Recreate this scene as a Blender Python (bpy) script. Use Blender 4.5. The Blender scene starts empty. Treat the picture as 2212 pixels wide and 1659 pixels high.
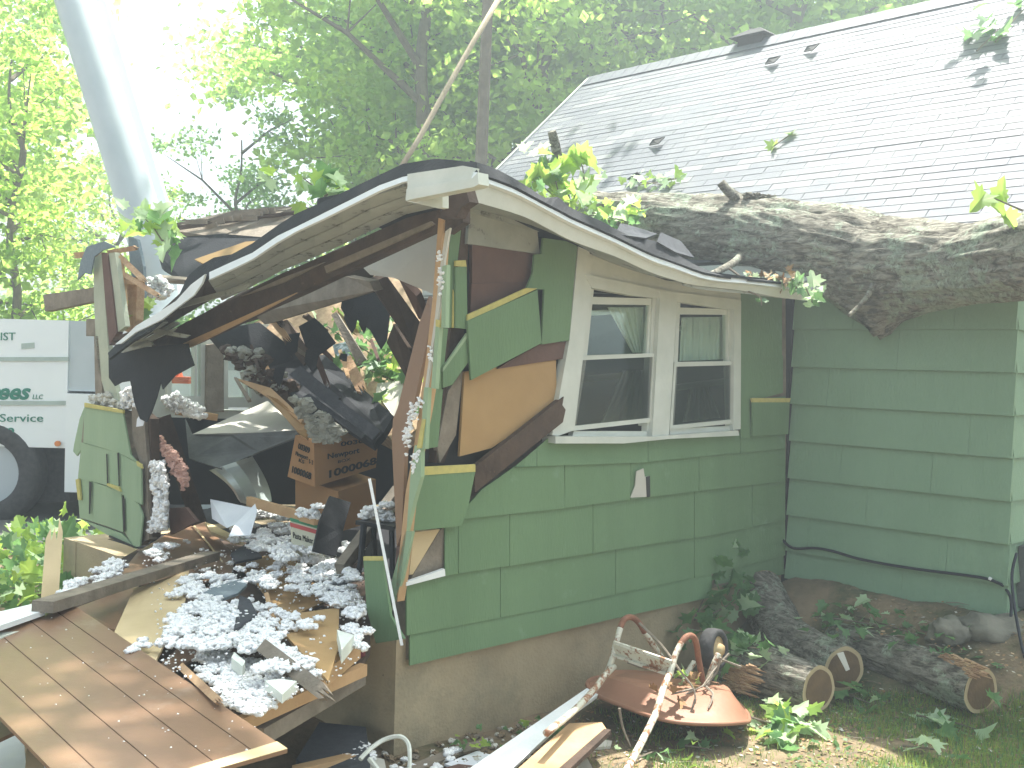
import bpy, bmesh, math, random
import numpy as np
from mathutils import Vector, Matrix, noise
R = random.Random(7)
# ------------------------------------------------------------------ camera, world, sun, exposure
SC = bpy.context.scene
COL = SC.collection
FPX, CX, CY, CAMZ = 2300.0, 1106.0, 829.5, 1.7
PITCH = math.atan(47 / FPX); ROLL = 0.027
_F = Vector((0, math.cos(PITCH), -math.sin(PITCH)))
_R0 = Vector((1, 0, 0)); _U0 = _R0.cross(_F)
_RT = _R0 * math.cos(ROLL) + _U0 * math.sin(ROLL)
_UP = _U0 * math.cos(ROLL) - _R0 * math.sin(ROLL)
CAMP = Vector((0, 0, CAMZ))
cam_d = bpy.data.cameras.new("camera"); cam = bpy.data.objects.new("camera", cam_d); COL.objects.link(cam)
cam_d.sensor_width = 36; cam_d.lens = 36 * FPX / 2212.0; cam_d.clip_end = 600; cam_d.clip_start = 0.05
cam.matrix_world = Matrix(((_RT.x, _UP.x, -_F.x, 0), (_RT.y, _UP.y, -_F.y, 0), (_RT.z, _UP.z, -_F.z, CAMZ), (0, 0, 0, 1)))
SC.camera = cam
SUN_AZ, SUN_EL = math.radians(30), math.radians(70)      # azimuth to the right of the view axis
world = bpy.data.worlds.new("World"); SC.world = world; world.use_nodes = True
wn = world.node_tree.nodes; wl = world.node_tree.links
sky = wn.new('ShaderNodeTexSky'); sky.sky_type = 'NISHITA'; sky.sun_disc = False
sky.sun_elevation = SUN_EL; sky.sun_rotation = SUN_AZ
sky.dust_density = 4.0; sky.air_density = 1.0
bg = wn['Background']; bg.inputs['Strength'].default_value = 0.15
_bw = wn.new('ShaderNodeRGBToBW'); wl.new(sky.outputs[0], _bw.inputs[0])
_tm = wn.new('ShaderNodeMix'); _tm.data_type = 'RGBA'; _tm.blend_type = 'MULTIPLY'; _tm.inputs[0].default_value = 1.0
wl.new(_bw.outputs[0], _tm.inputs[6]); _tm.inputs[7].default_value = (.90, 1.0, .93, 1)
_mx = wn.new('ShaderNodeMix'); _mx.data_type = 'RGBA'; _mx.inputs[0].default_value = 0.55
wl.new(sky.outputs[0], _mx.inputs[6]); wl.new(_tm.outputs[2], _mx.inputs[7]); wl.new(_mx.outputs[2], bg.inputs[0])
sd = bpy.data.lights.new("sun", 'SUN'); so = bpy.data.objects.new("sun", sd); COL.objects.link(so)
sd.energy = 4.5; sd.angle = math.radians(0.6); sd.color = (1.0, 0.965, 0.91)
SUNV = Vector((math.sin(SUN_AZ) * math.cos(SUN_EL), math.cos(SUN_AZ) * math.cos(SUN_EL), math.sin(SUN_EL)))
so.rotation_euler = SUNV.to_track_quat('Z', 'Y').to_euler(); so.location = (0, 0, 30)
SC.view_settings.view_transform = 'Standard'; SC.view_settings.look = 'None'
SC.view_settings.exposure = 1.75; SC.view_settings.gamma = 1.0
SC.render.engine = 'CYCLES'
SC.cycles.max_bounces = 6; SC.cycles.diffuse_bounces = 3; SC.cycles.transparent_max_bounces = 6
SC.cycles.volume_bounces = 0; SC.cycles.sample_clamp_indirect = 6
SC.cycles.use_denoising = True

# ------------------------------------------------------------------ pixel rays and real planes
def ray(px, py):
    return (_RT * ((px - CX) / FPX) - _UP * ((py - CY) / FPX) + _F).normalized()
def hit(px, py, p0, n):
    d = ray(px, py); return CAMP + d * ((p0 - CAMP).dot(n) / d.dot(n))
def D(px, py, d):                                       # at distance d along the world's y axis
    return hit(px, py, Vector((0, d, 0)), Vector((0, 1, 0)))
def Z(px, py, z): return hit(px, py, Vector((0, 0, z)), Vector((0, 0, 1)))
def horiz(v): v = Vector((v.x, v.y, 0)); return v.normalized()
UR = horiz(ray(3500, 847))                               # along the annex side wall, away from us
UL = horiz(ray(-1210, 720))                              # along the front wall, away to the left
NR = Vector((UR.y, -UR.x, 0)); NL = Vector((-UL.y, UL.x, 0))    # outward normals
if NR.dot(Vector((0, -1, 0))) < 0: NR = -NR
if NL.dot(Vector((0, -1, 0))) < 0: NL = -NL
C0 = Z(850, 1632, 0.0)                                   # foundation corner
def PR(px, py, off=0.0): return hit(px, py, C0 + NR * off, NR)
def PLW(px, py, off=0.0): return hit(px, py, C0 + NL * off, NL)
IC = PR(1697, 1240, 0.03); IC.z = 0                      # inner corner
NF = NL.copy()
def PF(px, py, off=0.0): return hit(px, py, IC + NF * off, NF)
RC = PF(2166, 1300, 0.0); RC.z = 0                       # main house right corner
LENR = (IC - C0).dot(UR)
def PS(px, py, off=0.0): return hit(px, py, RC + NR * off, NR)
LLEN = 3.45
CL = C0 + UL * LLEN                                      # annex far left corner
def PB(px, py, off=0.0): return hit(px, py, CL + NR * off, NR)   # annex left wall
def sstep(a, b, x):
    t = max(0, min(1, (x - a) / (b - a))); return t * t * (3 - 2 * t)
def gh(x, y):
    p = Vector((x, y, 0))
    dF = (p - IC).dot(NF)                                # distance in front of the main wall
    dR = (p - C0).dot(NR)
    h = 0.42 * (1 - sstep(0.02, 0.80, dF)) * sstep(-0.25, 0.12, dR)
    h += 0.03 * noise.noise(Vector((x * 1.3, y * 1.3, 0))) + 0.020 * noise.noise(Vector((x * 5, y * 5, 3)))
    return h
def G(px, py, h=0.0):
    z = h
    for _ in range(12):
        p = Z(px, py, z); z = 0.5 * z + 0.5 * (gh(p.x, p.y) + h)
    return Z(px, py, z)
def PT(kind, off, px, py):
    return {'R': PR, 'L': PLW, 'F': PF, 'S': PS, 'B': PB, 'Y': D, 'Z': Z, 'G': G}[kind](px, py, off)
def pts(kind, off, lst):
    out = []
    for q in lst:
        if isinstance(q, Vector): out.append(q)
        elif len(q) == 3: out.append(PT(kind, q[2], q[0], q[1]))
        else: out.append(PT(kind, off, q[0], q[1]))
    return out

# ------------------------------------------------------------------ materials
MATS = {}
def mat(name, c1, c2=None, rough=0.8, scale=6.0, bump=0.0, bscale=None, stretch=(1, 1, 1), spots=None, spec=0.3, contrast=0.2, detail=6, metal=0.0, translucent=0.0):
    if name in MATS: return MATS[name]
    m = bpy.data.materials.new(name); m.use_nodes = True; MATS[name] = m
    nt = m.node_tree; n = nt.nodes; l = nt.links; b = n['Principled BSDF']
    b.inputs['Roughness'].default_value = rough; b.inputs['Metallic'].default_value = metal
    b.inputs['Specular IOR Level'].default_value = spec
    tc = n.new('ShaderNodeTexCoord'); mp = n.new('ShaderNodeMapping'); mp.inputs['Scale'].default_value = stretch
    l.new(tc.outputs['Object'], mp.inputs[0])
    c2 = c2 or tuple(x * 0.75 for x in c1)
    no = n.new('ShaderNodeTexNoise'); no.inputs['Scale'].default_value = scale; no.inputs['Detail'].default_value = detail
    no.inputs['Roughness'].default_value = 0.6
    l.new(mp.outputs[0], no.inputs['Vector'])
    cr = n.new('ShaderNodeValToRGB'); cr.color_ramp.elements[0].position = 0.5 - contrast; cr.color_ramp.elements[1].position = 0.5 + contrast
    cr.color_ramp.elements[0].color = (*c1, 1); cr.color_ramp.elements[1].color = (*c2, 1)
    l.new(no.outputs[0], cr.inputs[0]); out = cr.outputs[0]
    if spots:
        for (sc, thr, col, w) in spots:
            s = n.new('ShaderNodeTexNoise'); s.inputs['Scale'].default_value = sc; s.inputs['Detail'].default_value = 8
            s.inputs['Roughness'].default_value = 0.7
            l.new(tc.outputs['Object'], s.inputs['Vector'])
            r2 = n.new('ShaderNodeValToRGB'); r2.color_ramp.elements[0].position = thr; r2.color_ramp.elements[1].position = thr + w
            l.new(s.outputs[0], r2.inputs[0])
            mx = n.new('ShaderNodeMix'); mx.data_type = 'RGBA'
            l.new(r2.outputs[0], mx.inputs[0]); l.new(out, mx.inputs[6]); mx.inputs[7].default_value = (*col, 1); out = mx.outputs[2]
    l.new(out, b.inputs['Base Color'])
    if bump:
        bn = n.new('ShaderNodeTexNoise'); bn.inputs['Scale'].default_value = bscale or scale * 4; bn.inputs['Detail'].default_value = 5
        l.new(mp.outputs[0], bn.inputs['Vector'])
        bp = n.new('ShaderNodeBump'); bp.inputs['Strength'].default_value = bump; bp.inputs['Distance'].default_value = 0.01
        l.new(bn.outputs[0], bp.inputs['Height']); l.new(bp.outputs[0], b.inputs['Normal'])
    if translucent:
        tr = n.new('ShaderNodeBsdfTranslucent'); ms = n.new('ShaderNodeMixShader'); ms.inputs[0].default_value = translucent
        l.new(out, tr.inputs[0])
        hv = n.new('ShaderNodeHueSaturation'); hv.inputs['Value'].default_value = 3.2; hv.inputs['Hue'].default_value = 0.483
        l.new(out, hv.inputs['Color']); l.new(hv.outputs[0], tr.inputs[0])
        l.new(b.outputs[0], ms.inputs[1]); l.new(tr.outputs[0], ms.inputs[2]); l.new(ms.outputs[0], n['Material Output'].inputs[0])
    return m
M = dict(
 green=mat('green_siding', (.155, .25, .128), (.125, .205, .104), .6, 3, .5, 160, (1, 1, .12), [(1.1, .56, (.115, .19, .10), .25), (4.5, .60, (.18, .275, .165), .12), (42, .76, (.42, .5, .42), .02), (26, .76, (.03, .05, .03), .02)], contrast=.22),
 green_glare=mat('sky_glare_green_siding', (.22, .34, .22), (.185, .295, .185), .55, 3, .5, 160, (1, 1, .12), [(1.1, .56, (.15, .235, .15), .25), (42, .77, (.42, .5, .42), .02), (26, .78, (.03, .05, .03), .02)], contrast=.25),  # sky glare on the front wall put into the colour, lighter and cooler
 post=mat('pale_weathered_green_paint', (.44, .46, .35), (.33, .36, .27), .75, 5, .3, 60, spots=[(9, .64, (.22, .20, .14), .08)]),
 pgreen=mat('pale_green_siding', (.30, .40, .25), (.24, .34, .21), .6, 4, .3, 90, (1, 1, .15), [(20, .72, (.08, .12, .07), .03)]),
 yellow=mat('yellow_insulation_edge', (.55, .48, .16), (.42, .38, .14), .9, 30),
 white=mat('white_trim_paint', (.62, .64, .58), (.50, .53, .47), .5, 5, .12, 40, spots=[(7, .68, (.30, .29, .24), .12), (30, .74, (.12, .11, .08), .03)]),
 bright=mat('bright_white_paint', (.80, .82, .80), (.66, .69, .68), .5, 6, .15, 60, spots=[(16, .66, (.35, .36, .33), .06)]),
 metal=mat('white_metal_flashing', (.74, .77, .76), (.62, .66, .65), .3, 4, .1, 20, spec=.6, spots=[(12, .70, (.25, .27, .25), .04)]),
 soffit=mat('grey_soffit_boards', (.40, .42, .38), (.27, .29, .26), .8, 5, .3, 40, (1, 1, 1), [(9, .58, (.07, .07, .06), .10), (40, .66, (.08, .08, .07), .04)]),
 conc=mat('concrete_foundation', (.43, .345, .22), (.32, .255, .16), .9, 3, .4, 70, spots=[(1.6, .52, (.17, .17, .12), .25), (34, .68, (.08, .08, .06), .03), (2.2, .60, (.38, .27, .20), .2)]),
 rock=mat('grey_rock', (.20, .19, .15), (.11, .11, .085), .9, 6, .8, 30),
 dwood=mat('dark_weathered_wood', (.10, .065, .045), (.045, .03, .022), .85, 7, .5, 50, (1, 1, 1), [(12, .66, (.22, .15, .10), .06)]),
 bwood=mat('red_brown_sheathing', (.15, .085, .065), (.10, .06, .048), .85, 4, .3, 50, spots=[(14, .68, (.25, .18, .14), .04)]),
 gwood=mat('grey_weathered_wood', (.27, .23, .18), (.15, .125, .095), .85, 9, .5, 60, spots=[(15, .66, (.06, .05, .04), .06)]),
 twood=mat('fresh_tan_lumber', (.52, .34, .18), (.42, .26, .13), .7, 8, .2, 60, spots=[(18, .68, (.25, .14, .07), .05)]),
 ply=mat('pale_plywood', (.62, .49, .29), (.50, .38, .21), .65, 3, .1, 60, (1, 1, 1), [(5, .66, (.40, .26, .13), .1), (38, .72, (.15, .09, .05), .02)]),
 orange=mat('orange_hardboard', (.42, .27, .12), (.34, .21, .09), .6, 2.5, .1, 60, (1, 1, 1), [(4, .58, (.25, .13, .05), .2), (33, .72, (.08, .05, .02), .02)]),
 panel=mat('brown_wall_paneling', (.25, .145, .085), (.19, .11, .064), .35, 2.2, .06, 30, (1, 1, 1), [(4.5, .60, (.29, .21, .15), .2), (60, .74, (.6, .52, .42), .02)], spec=.5),
 panelg=mat('dark_panel_groove', (.11, .062, .036), None, .8),
 card=mat('brown_cardboard', (.37, .20, .085), (.31, .165, .07), .8, 3, .1, 30, spots=[(10, .68, (.22, .12, .05), .06)]),
 ink=mat('black_ink', (.02, .018, .016), None, .7),
 gink=mat('green_sign_paint', (.02, .22, .15), None, .5),
 felt=mat('black_roofing_felt', (.022, .024, .028), (.012, .013, .016), .85, 10, .3, 90, spots=[(60, .72, (.2, .2, .2), .02)]),
 shingd=mat('dark_grey_shingle', (.07, .075, .085), (.045, .048, .055), .9, 30, .6, 300, spots=[(8, .64, (.11, .12, .13), .1)]),
 shing=mat('grey_roof_shingles', (.135, .145, .165), (.10, .11, .13), .55, 2.5, .5, 250, spots=[(.8, .50, (.175, .175, .18), .2), (1.7, .56, (.105, .12, .145), .2), (5, .64, (.09, .10, .11), .15)], spec=.4),
 shingb=mat('roof_shingle_underlap', (.05, .05, .05), None, .9),
 fluff=mat('white_cellulose_insulation', (.95, .95, .93), (.90, .90, .89), .95, 40, .8, 120, spots=[(25, .70, (.35, .35, .33), .05)]),
 gfluff=mat('grey_dirty_insulation', (.42, .42, .36), (.25, .25, .21), .95, 20, .8, 80),
 pfluff=mat('pink_fibreglass', (.62, .39, .32), (.52, .30, .24), .95, 20, .8, 80),
 dry=mat('off_white_drywall', (.55, .53, .46), (.47, .455, .40), .85, 3, .1, 40, spots=[(8, .66, (.33, .31, .26), .08)]),
 dgrey=mat('grey_backing_board', (.13, .14, .135), (.08, .085, .085), .85, 8, .5, 40),
 sheetm=mat('galvanised_duct_metal', (.42, .48, .46), (.33, .38, .37), .35, 5, .1, 30, spec=.6, metal=.35),
 pitch=mat('shade_coloured_room_surface', (.014, .014, .016), (.01, .01, .012), .9),  # room's shade put into a near-black colour; also used for the dark wall board
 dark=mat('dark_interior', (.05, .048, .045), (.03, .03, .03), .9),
 black=mat('black_enamel', (.012, .013, .016), None, .45),
 bark=None,
 barkd=mat('thin_tree_bark', (.20, .17, .13), (.12, .10, .075), .95, 8, .5, 30),
 cutw=mat('fresh_cut_sapwood', (.46, .37, .22), (.38, .29, .16), .8, 12),
 heart=mat('brown_heartwood', (.17, .105, .05), (.10, .065, .035), .8, 10, .3, 60),
 torn=mat('torn_orange_wood', (.52, .36, .21), (.33, .19, .11), .85, 14, .6, 60, (1, 1, 1)),
 rust=mat('red_rusty_tray_paint', (.33, .17, .105), (.26, .125, .075), .5, 4, .15, 50, spots=[(9, .64, (.20, .085, .05), .08), (3, .6, (.50, .27, .20), .2)], spec=.4),
 tubew=mat('chipped_white_tube_paint', (.60, .60, .50), (.52, .50, .40), .5, 6, .15, 50, spots=[(22, .50, (.26, .12, .06), .06)], spec=.4),
 tuber=mat('rusty_tube', (.26, .12, .07), (.16, .07, .04), .7, 30, .3, 80),
 rubber=mat('black_rubber', (.06, .06, .06), (.02, .02, .02), .8, 20, .3, 60),
 hub=mat('yellowed_wheel_hub', (.52, .45, .24), (.30, .14, .06), .6, 9),
 leaf=mat('green_leaves', (.055, .13, .05), (.10, .20, .07), .5, 14, spec=.4, translucent=.35),
 leafw=mat('pale_leaf_undersides', (.33, .42, .28), (.24, .34, .18), .6, 8, translucent=.3),
 leafy=mat('yellow_green_leaves', (.13, .24, .05), (.22, .31, .06), .5, 8, translucent=.45),
 leafd=mat('dry_brown_leaves', (.33, .20, .09), (.20, .11, .05), .8, 8),
 crown=mat('sunlit_tree_foliage', (.13, .22, .055), (.19, .29, .065), .5, 1.2, spec=.35, translucent=.68),
 crownb=mat('yellow_green_tree_foliage', (.14, .24, .055), (.20, .29, .06), .5, 1.2, spec=.35, translucent=.65),
 crownd=mat('blue_green_tree_foliage', (.10, .185, .075), (.14, .23, .08), .5, 1.2, spec=.35, translucent=.65),
 grass=mat('green_grass', (.10, .17, .04), (.19, .25, .06), .6, 3, translucent=.4),
 soil=mat('brown_soil', (.27, .20, .125), (.13, .10, .06), .95, 4, .9, 40, (1, 1, 1), [(1.5, .50, (.055, .075, .03), .15), (45, .66, (.42, .33, .22), .04), (30, .70, (.03, .03, .02), .05), (3.3, .60, (.28, .21, .13), .12)]),
 chips=mat('wood_chips', (.45, .33, .20), (.20, .13, .08), .9, 20),
 asphalt=mat('grey_driveway', (.11, .11, .105), (.07, .07, .07), .9, 20, .4, 80),
 truckw=mat('white_truck_paint', (.80, .84, .85), (.76, .80, .82), .3, 2, spec=.5),
 truckg=mat('grey_truck_panel', (.48, .53, .56), (.40, .46, .49), .35, 2, spec=.5),
 trline=mat('grey_green_stripe', (.42, .50, .46), None, .5),
 lamp=mat('orange_marker_lens', (.75, .25, .06), None, .4),
 cone=mat('orange_plastic', (.70, .13, .05), None, .5),
 rope=mat('tan_rope', (.55, .45, .33), (.40, .32, .22), .8, 40, .4, 200),
 cable=mat('black_cable', (.012, .016, .026), None, .5),
 cloth=mat('pale_curtain_cloth', (.75, .78, .72), (.62, .66, .60), .9, 3),
 screen=mat('dark_insect_screen', (.035, .04, .036), (.03, .034, .03), .5, 200, spec=.5),
 paper=mat('white_paper', (.74, .76, .80), (.62, .65, .70), .8, 5),
 cream=mat('cream_carton', (.62, .60, .45), None, .6), red=mat('red_print', (.55, .09, .08), None, .6), grn=mat('green_print', (.05, .25, .12), None, .6),
 maroon=mat('maroon_cloth', (.16, .035, .04), None, .9), pinkb=mat('faded_pink_board', (.45, .24, .21), (.52, .40, .30), .8, 4),
 foam=mat('ribbed_white_foam', (.74, .78, .70), None, .7), blueg=mat('blue_grey_shingle', (.22, .27, .30), (.16, .20, .22), .9, 80, .5, 300),
)
def bark_mat():
    m = bpy.data.materials.new('grey_oak_bark'); m.use_nodes = True; n = m.node_tree.nodes; l = m.node_tree.links; b = n['Principled BSDF']; b.inputs['Roughness'].default_value = .95
    b.inputs['Specular IOR Level'].default_value = .2
    tc = n.new('ShaderNodeTexCoord'); mp = n.new('ShaderNodeMapping'); mp.inputs['Rotation'].default_value = (0, 0, math.radians(48)); mp2 = n.new('ShaderNodeMapping'); mp2.inputs['Scale'].default_value = (.26, 1, 1)
    l.new(tc.outputs['Object'], mp.inputs[0]); l.new(mp.outputs[0], mp2.inputs[0])
    def noi(src, sc, det=8, ro=.65):
        x = n.new('ShaderNodeTexNoise'); x.inputs['Scale'].default_value = sc; x.inputs['Detail'].default_value = det; x.inputs['Roughness'].default_value = ro; x.inputs['Distortion'].default_value = .6; l.new(src, x.inputs['Vector']); return x.outputs[0]
    def ramp(src, p0, c0, p1, c1):
        r = n.new('ShaderNodeValToRGB'); r.color_ramp.elements[0].position = p0; r.color_ramp.elements[1].position = p1; r.color_ramp.elements[0].color = (*c0, 1); r.color_ramp.elements[1].color = (*c1, 1); l.new(src, r.inputs[0]); return r.outputs[0]
    def mix(f, a, c):
        x = n.new('ShaderNodeMix'); x.data_type = 'RGBA'; l.new(f, x.inputs[0]); l.new(a, x.inputs[6])
        if isinstance(c, tuple): x.inputs[7].default_value = (*c, 1)
        else: l.new(c, x.inputs[7])
        return x.outputs[2]
    fib = noi(mp2.outputs[0], 38, 9, .7); base = ramp(fib, .40, (.09, .08, .062), .62, (.36, .335, .275))
    big = noi(tc.outputs['Object'], 2.2, 3); fine = noi(tc.outputs['Object'], 34, 8, .75); mid = noi(tc.outputs['Object'], 7.5, 6, .7)
    mu = n.new('ShaderNodeMath'); mu.operation = 'MULTIPLY_ADD'; l.new(fine, mu.inputs[0]); mu.inputs[1].default_value = .8; 
    ad = n.new('ShaderNodeMath'); ad.operation = 'ADD'; l.new(mid, ad.inputs[0]); l.new(big, ad.inputs[1]); l.new(ad.outputs[0], mu.inputs[2])
    lic = ramp(mu.outputs[0], .0, (0, 0, 0), 1.0, (1, 1, 1))
    mr = n.new('ShaderNodeMapRange'); l.new(mu.outputs[0], mr.inputs[0]); mr.inputs[1].default_value = 1.40; mr.inputs[2].default_value = 1.54
    lc2 = ramp(fine, .4, (.20, .24, .17), .62, (.42, .46, .36))
    c = mix(mr.outputs[0], base, lc2)
    mr2 = n.new('ShaderNodeMapRange'); l.new(noi(tc.outputs['Object'], 22, 6, .8), mr2.inputs[0]); mr2.inputs[1].default_value = .60; mr2.inputs[2].default_value = .66
    c = mix(mr2.outputs[0], c, (.34, .36, .29)); l.new(c, b.inputs['Base Color'])
    bp = n.new('ShaderNodeBump'); bp.inputs['Strength'].default_value = 1.0; bp.inputs['Distance'].default_value = .035; l.new(fib, bp.inputs['Height']); l.new(bp.outputs[0], b.inputs['Normal'])
    return m
M['bark'] = bark_mat()
def glass_mat():
    m = bpy.data.materials.new('window_glass'); m.use_nodes = True; n = m.node_tree.nodes; l = m.node_tree.links
    g = n.new('ShaderNodeBsdfGlossy'); g.inputs['Roughness'].default_value = .04; g.inputs['Color'].default_value = (.8, .9, .88, 1)
    t = n.new('ShaderNodeBsdfTransparent'); t.inputs['Color'].default_value = (.88, .93, .9, 1)
    lw = n.new('ShaderNodeLayerWeight'); lw.inputs[0].default_value = .5; pw = n.new('ShaderNodeMath'); pw.operation = 'POWER'; l.new(lw.outputs['Facing'], pw.inputs[0]); pw.inputs[1].default_value = 3.0; fr = n.new('ShaderNodeMath'); fr.operation = 'MULTIPLY_ADD'; l.new(pw.outputs[0], fr.inputs[0]); fr.inputs[1].default_value = .6; fr.inputs[2].default_value = .08
    ms = n.new('ShaderNodeMixShader'); l.new(fr.outputs[0], ms.inputs[0]); l.new(t.outputs[0], ms.inputs[1]); l.new(g.outputs[0], ms.inputs[2])
    l.new(ms.outputs[0], n['Material Output'].inputs[0]); return m
M['glass'] = glass_mat()

# ------------------------------------------------------------------ object helpers
def wloc(o):
    v = Vector((0, 0, 0))
    while o is not None: v += o.location; o = o.parent
    return v
def tag(o, label=None, cat=None, group=None, kind=None):
    if label: o['label'] = label
    if cat: o['category'] = cat
    if group: o['group'] = group
    if kind: o['kind'] = kind
    return o
def thing(name, label, cat, loc, group=None):
    o = bpy.data.objects.new(name, None); o.empty_display_size = .1; COL.objects.link(o); o.location = loc
    return tag(o, label, cat, group)
class MB:
    def __init__(s): s.v = []; s.f = []; s.mi = []; s.smooth = False
    def add(s, verts, faces, mi=0):
        b = len(s.v); s.v += [tuple(v) for v in verts]; s.f += [tuple(i + b for i in f) for f in faces]; s.mi += [mi] * len(faces); return s
    def quad(s, a, b, c, d, mi=0): return s.add([a, b, c, d], [(0, 1, 2, 3)], mi)
    def plate(s, P, th, mi=0, n=None):
        if n is None:
            n = Vector((0, 0, 0))
            for i in range(len(P)):
                a, b = P[i], P[(i + 1) % len(P)]
                n += Vector(((a.y - b.y) * (a.z + b.z), (a.z - b.z) * (a.x + b.x), (a.x - b.x) * (a.y + b.y)))
            n = n.normalized() if n.length > 1e-9 else Vector((0, -1, 0))
            c = sum(P, Vector()) / len(P)
            if n.dot(CAMP - c) < 0: n = -n; P = list(reversed(P))
        k = len(P); Q = [p - n * th for p in P]
        s.add(P + Q, [tuple(range(k)), tuple(range(2 * k - 1, k - 1, -1))] + [(i, i + k, (i + 1) % k + k, (i + 1) % k) for i in range(k)], mi)
        return s
    def box(s, o, ax, ay, az, mi=0):                    # corner o, three edge vectors
        P = [o, o + ax, o + ax + ay, o + ay]; P += [p + az for p in P]
        return s.add(P, [(0, 3, 2, 1), (4, 5, 6, 7), (0, 1, 5, 4), (1, 2, 6, 5), (2, 3, 7, 6), (3, 0, 4, 7)], mi)
    def beam(s, a, b, w, t, up=Vector((0, 0, 1)), mi=0):
        d = (b - a); x = d.normalized(); y = up.cross(x)
        if y.length < 1e-3: y = Vector((1, 0, 0)).cross(x)
        y.normalize(); z = x.cross(y)
        return s.box(a - y * t / 2 - z * w / 2, d, y * t, z * w, mi)
    def splinter(s, a, b, w, t, mi=0, n=3):             # board with jagged far end
        d = b - a; x = d.normalized(); view = (CAMP - a).normalized(); z = view.cross(x).normalized(); y = x.cross(z)
        P = [a - z * w / 2, b - z * w / 2 - x * R.uniform(0, .3) * w]
        for i in range(n):
            f0 = -0.5 + (i + .5) / n; P.append(b + z * w * f0 * .7 + x * R.uniform(.2, 1.4) * w); P.append(b + z * w * (f0 + .5 / n) - x * R.uniform(.1, 1.2) * w)
        P.append(a + z * w / 2)
        return s.plate(P, t, mi)
    def tube(s, P, rad, seg=8, mi=0, caps=True, bump=None):
        if not isinstance(rad, (list, tuple)): rad = [rad] * len(P)
        vs = []; fs = []; prev = None
        for i, p in enumerate(P):
            t = (P[min(i + 1, len(P) - 1)] - P[max(i - 1, 0)]).normalized()
            if prev is None:
                prev = t.cross(Vector((0, 0, 1)))
                if prev.length < .1: prev = t.cross(Vector((1, 0, 0)))
            u = (prev - t * prev.dot(t)).normalized(); prev = u; w = t.cross(u)
            for k in range(seg):
                a = 2 * math.pi * k / seg; r = rad[i]
                dirv = u * math.cos(a) + w * math.sin(a)
                if bump: r *= bump(p, a, i, dirv)
                vs.append(p + dirv * r)
        for i in range(len(P) - 1):
            for k in range(seg):
                k2 = (k + 1) % seg; fs.append((i * seg + k, i * seg + k2, (i + 1) * seg + k2, (i + 1) * seg + k))
        if caps:
            fs.append(tuple(range(seg - 1, -1, -1))); fs.append(tuple((len(P) - 1) * seg + k for k in range(seg)))
        return s.add(vs, fs, mi)
    def build(s, name, mats, parent=None, label=None, cat=None, group=None, kind=None, smooth=False):
        if not isinstance(mats, (list, tuple)): mats = [mats]
        V = np.array(s.v, dtype=float)
        lo = V.min(0); hi = V.max(0); base = Vector(((lo[0] + hi[0]) / 2, (lo[1] + hi[1]) / 2, lo[2]))
        V = V - np.array(base)
        me = bpy.data.meshes.new(name); me.from_pydata(V.tolist(), [], s.f)
        for m in mats: me.materials.append(m)
        if len(mats) > 1: me.polygons.foreach_set('material_index', s.mi)
        if smooth or s.smooth: me.polygons.foreach_set('use_smooth', [True] * len(me.polygons))
        me.update()
        o = bpy.data.objects.new(name, me); COL.objects.link(o)
        if parent is not None: o.location = base - wloc(parent); o.parent = parent
        else: o.location = base
        return tag(o, label, cat, group, kind)
def plate(name, kind, off, lst, th, m, parent=None, label=None, cat=None, group=None):
    return MB().plate(pts(kind, off, lst), th).build(name, m, parent, label, cat, group)
def smoothline(P, n=6):
    out = []
    for i in range(len(P) - 1):
        p0, p1, p2, p3 = P[max(i - 1, 0)], P[i], P[i + 1], P[min(i + 2, len(P) - 1)]
        for k in range(n):
            t = k / n
            out.append(0.5 * ((2 * p1) + (-p0 + p2) * t + (2 * p0 - 5 * p1 + 4 * p2 - p3) * t * t + (-p0 + 3 * p1 - 3 * p2 + p3) * t ** 3))
    out.append(P[-1]); return out
def text_mesh(body, p0, p1, height_vec, depth_vec, bold=0.0, shear=0.0):
    """letters running from p0 to p1, cap height = |height_vec|, standing off along depth_vec"""
    cu = bpy.data.curves.new('t', 'FONT'); cu.body = body; cu.size = 1; cu.offset = bold; cu.extrude = .02; cu.shear = shear; cu.resolution_u = 3
    o = bpy.data.objects.new('t', cu); COL.objects.link(o)
    bpy.context.view_layer.update(); dg = bpy.context.evaluated_depsgraph_get()
    me = bpy.data.meshes.new_from_object(o.evaluated_get(dg))
    V = [v.co.copy() for v in me.vertices]; F = [tuple(p.vertices) for p in me.polygons]
    bpy.data.objects.remove(o); bpy.data.curves.remove(cu); bpy.data.meshes.remove(me)
    x0 = min(v.x for v in V); x1 = max(v.x for v in V); y1 = 0.70
    X = (p1 - p0) / (x1 - x0); Y = height_vec / y1
    return MB().add([p0 + X * (v.x - x0) + Y * v.y + depth_vec * (v.z / .02) for v in V], F)

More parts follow.
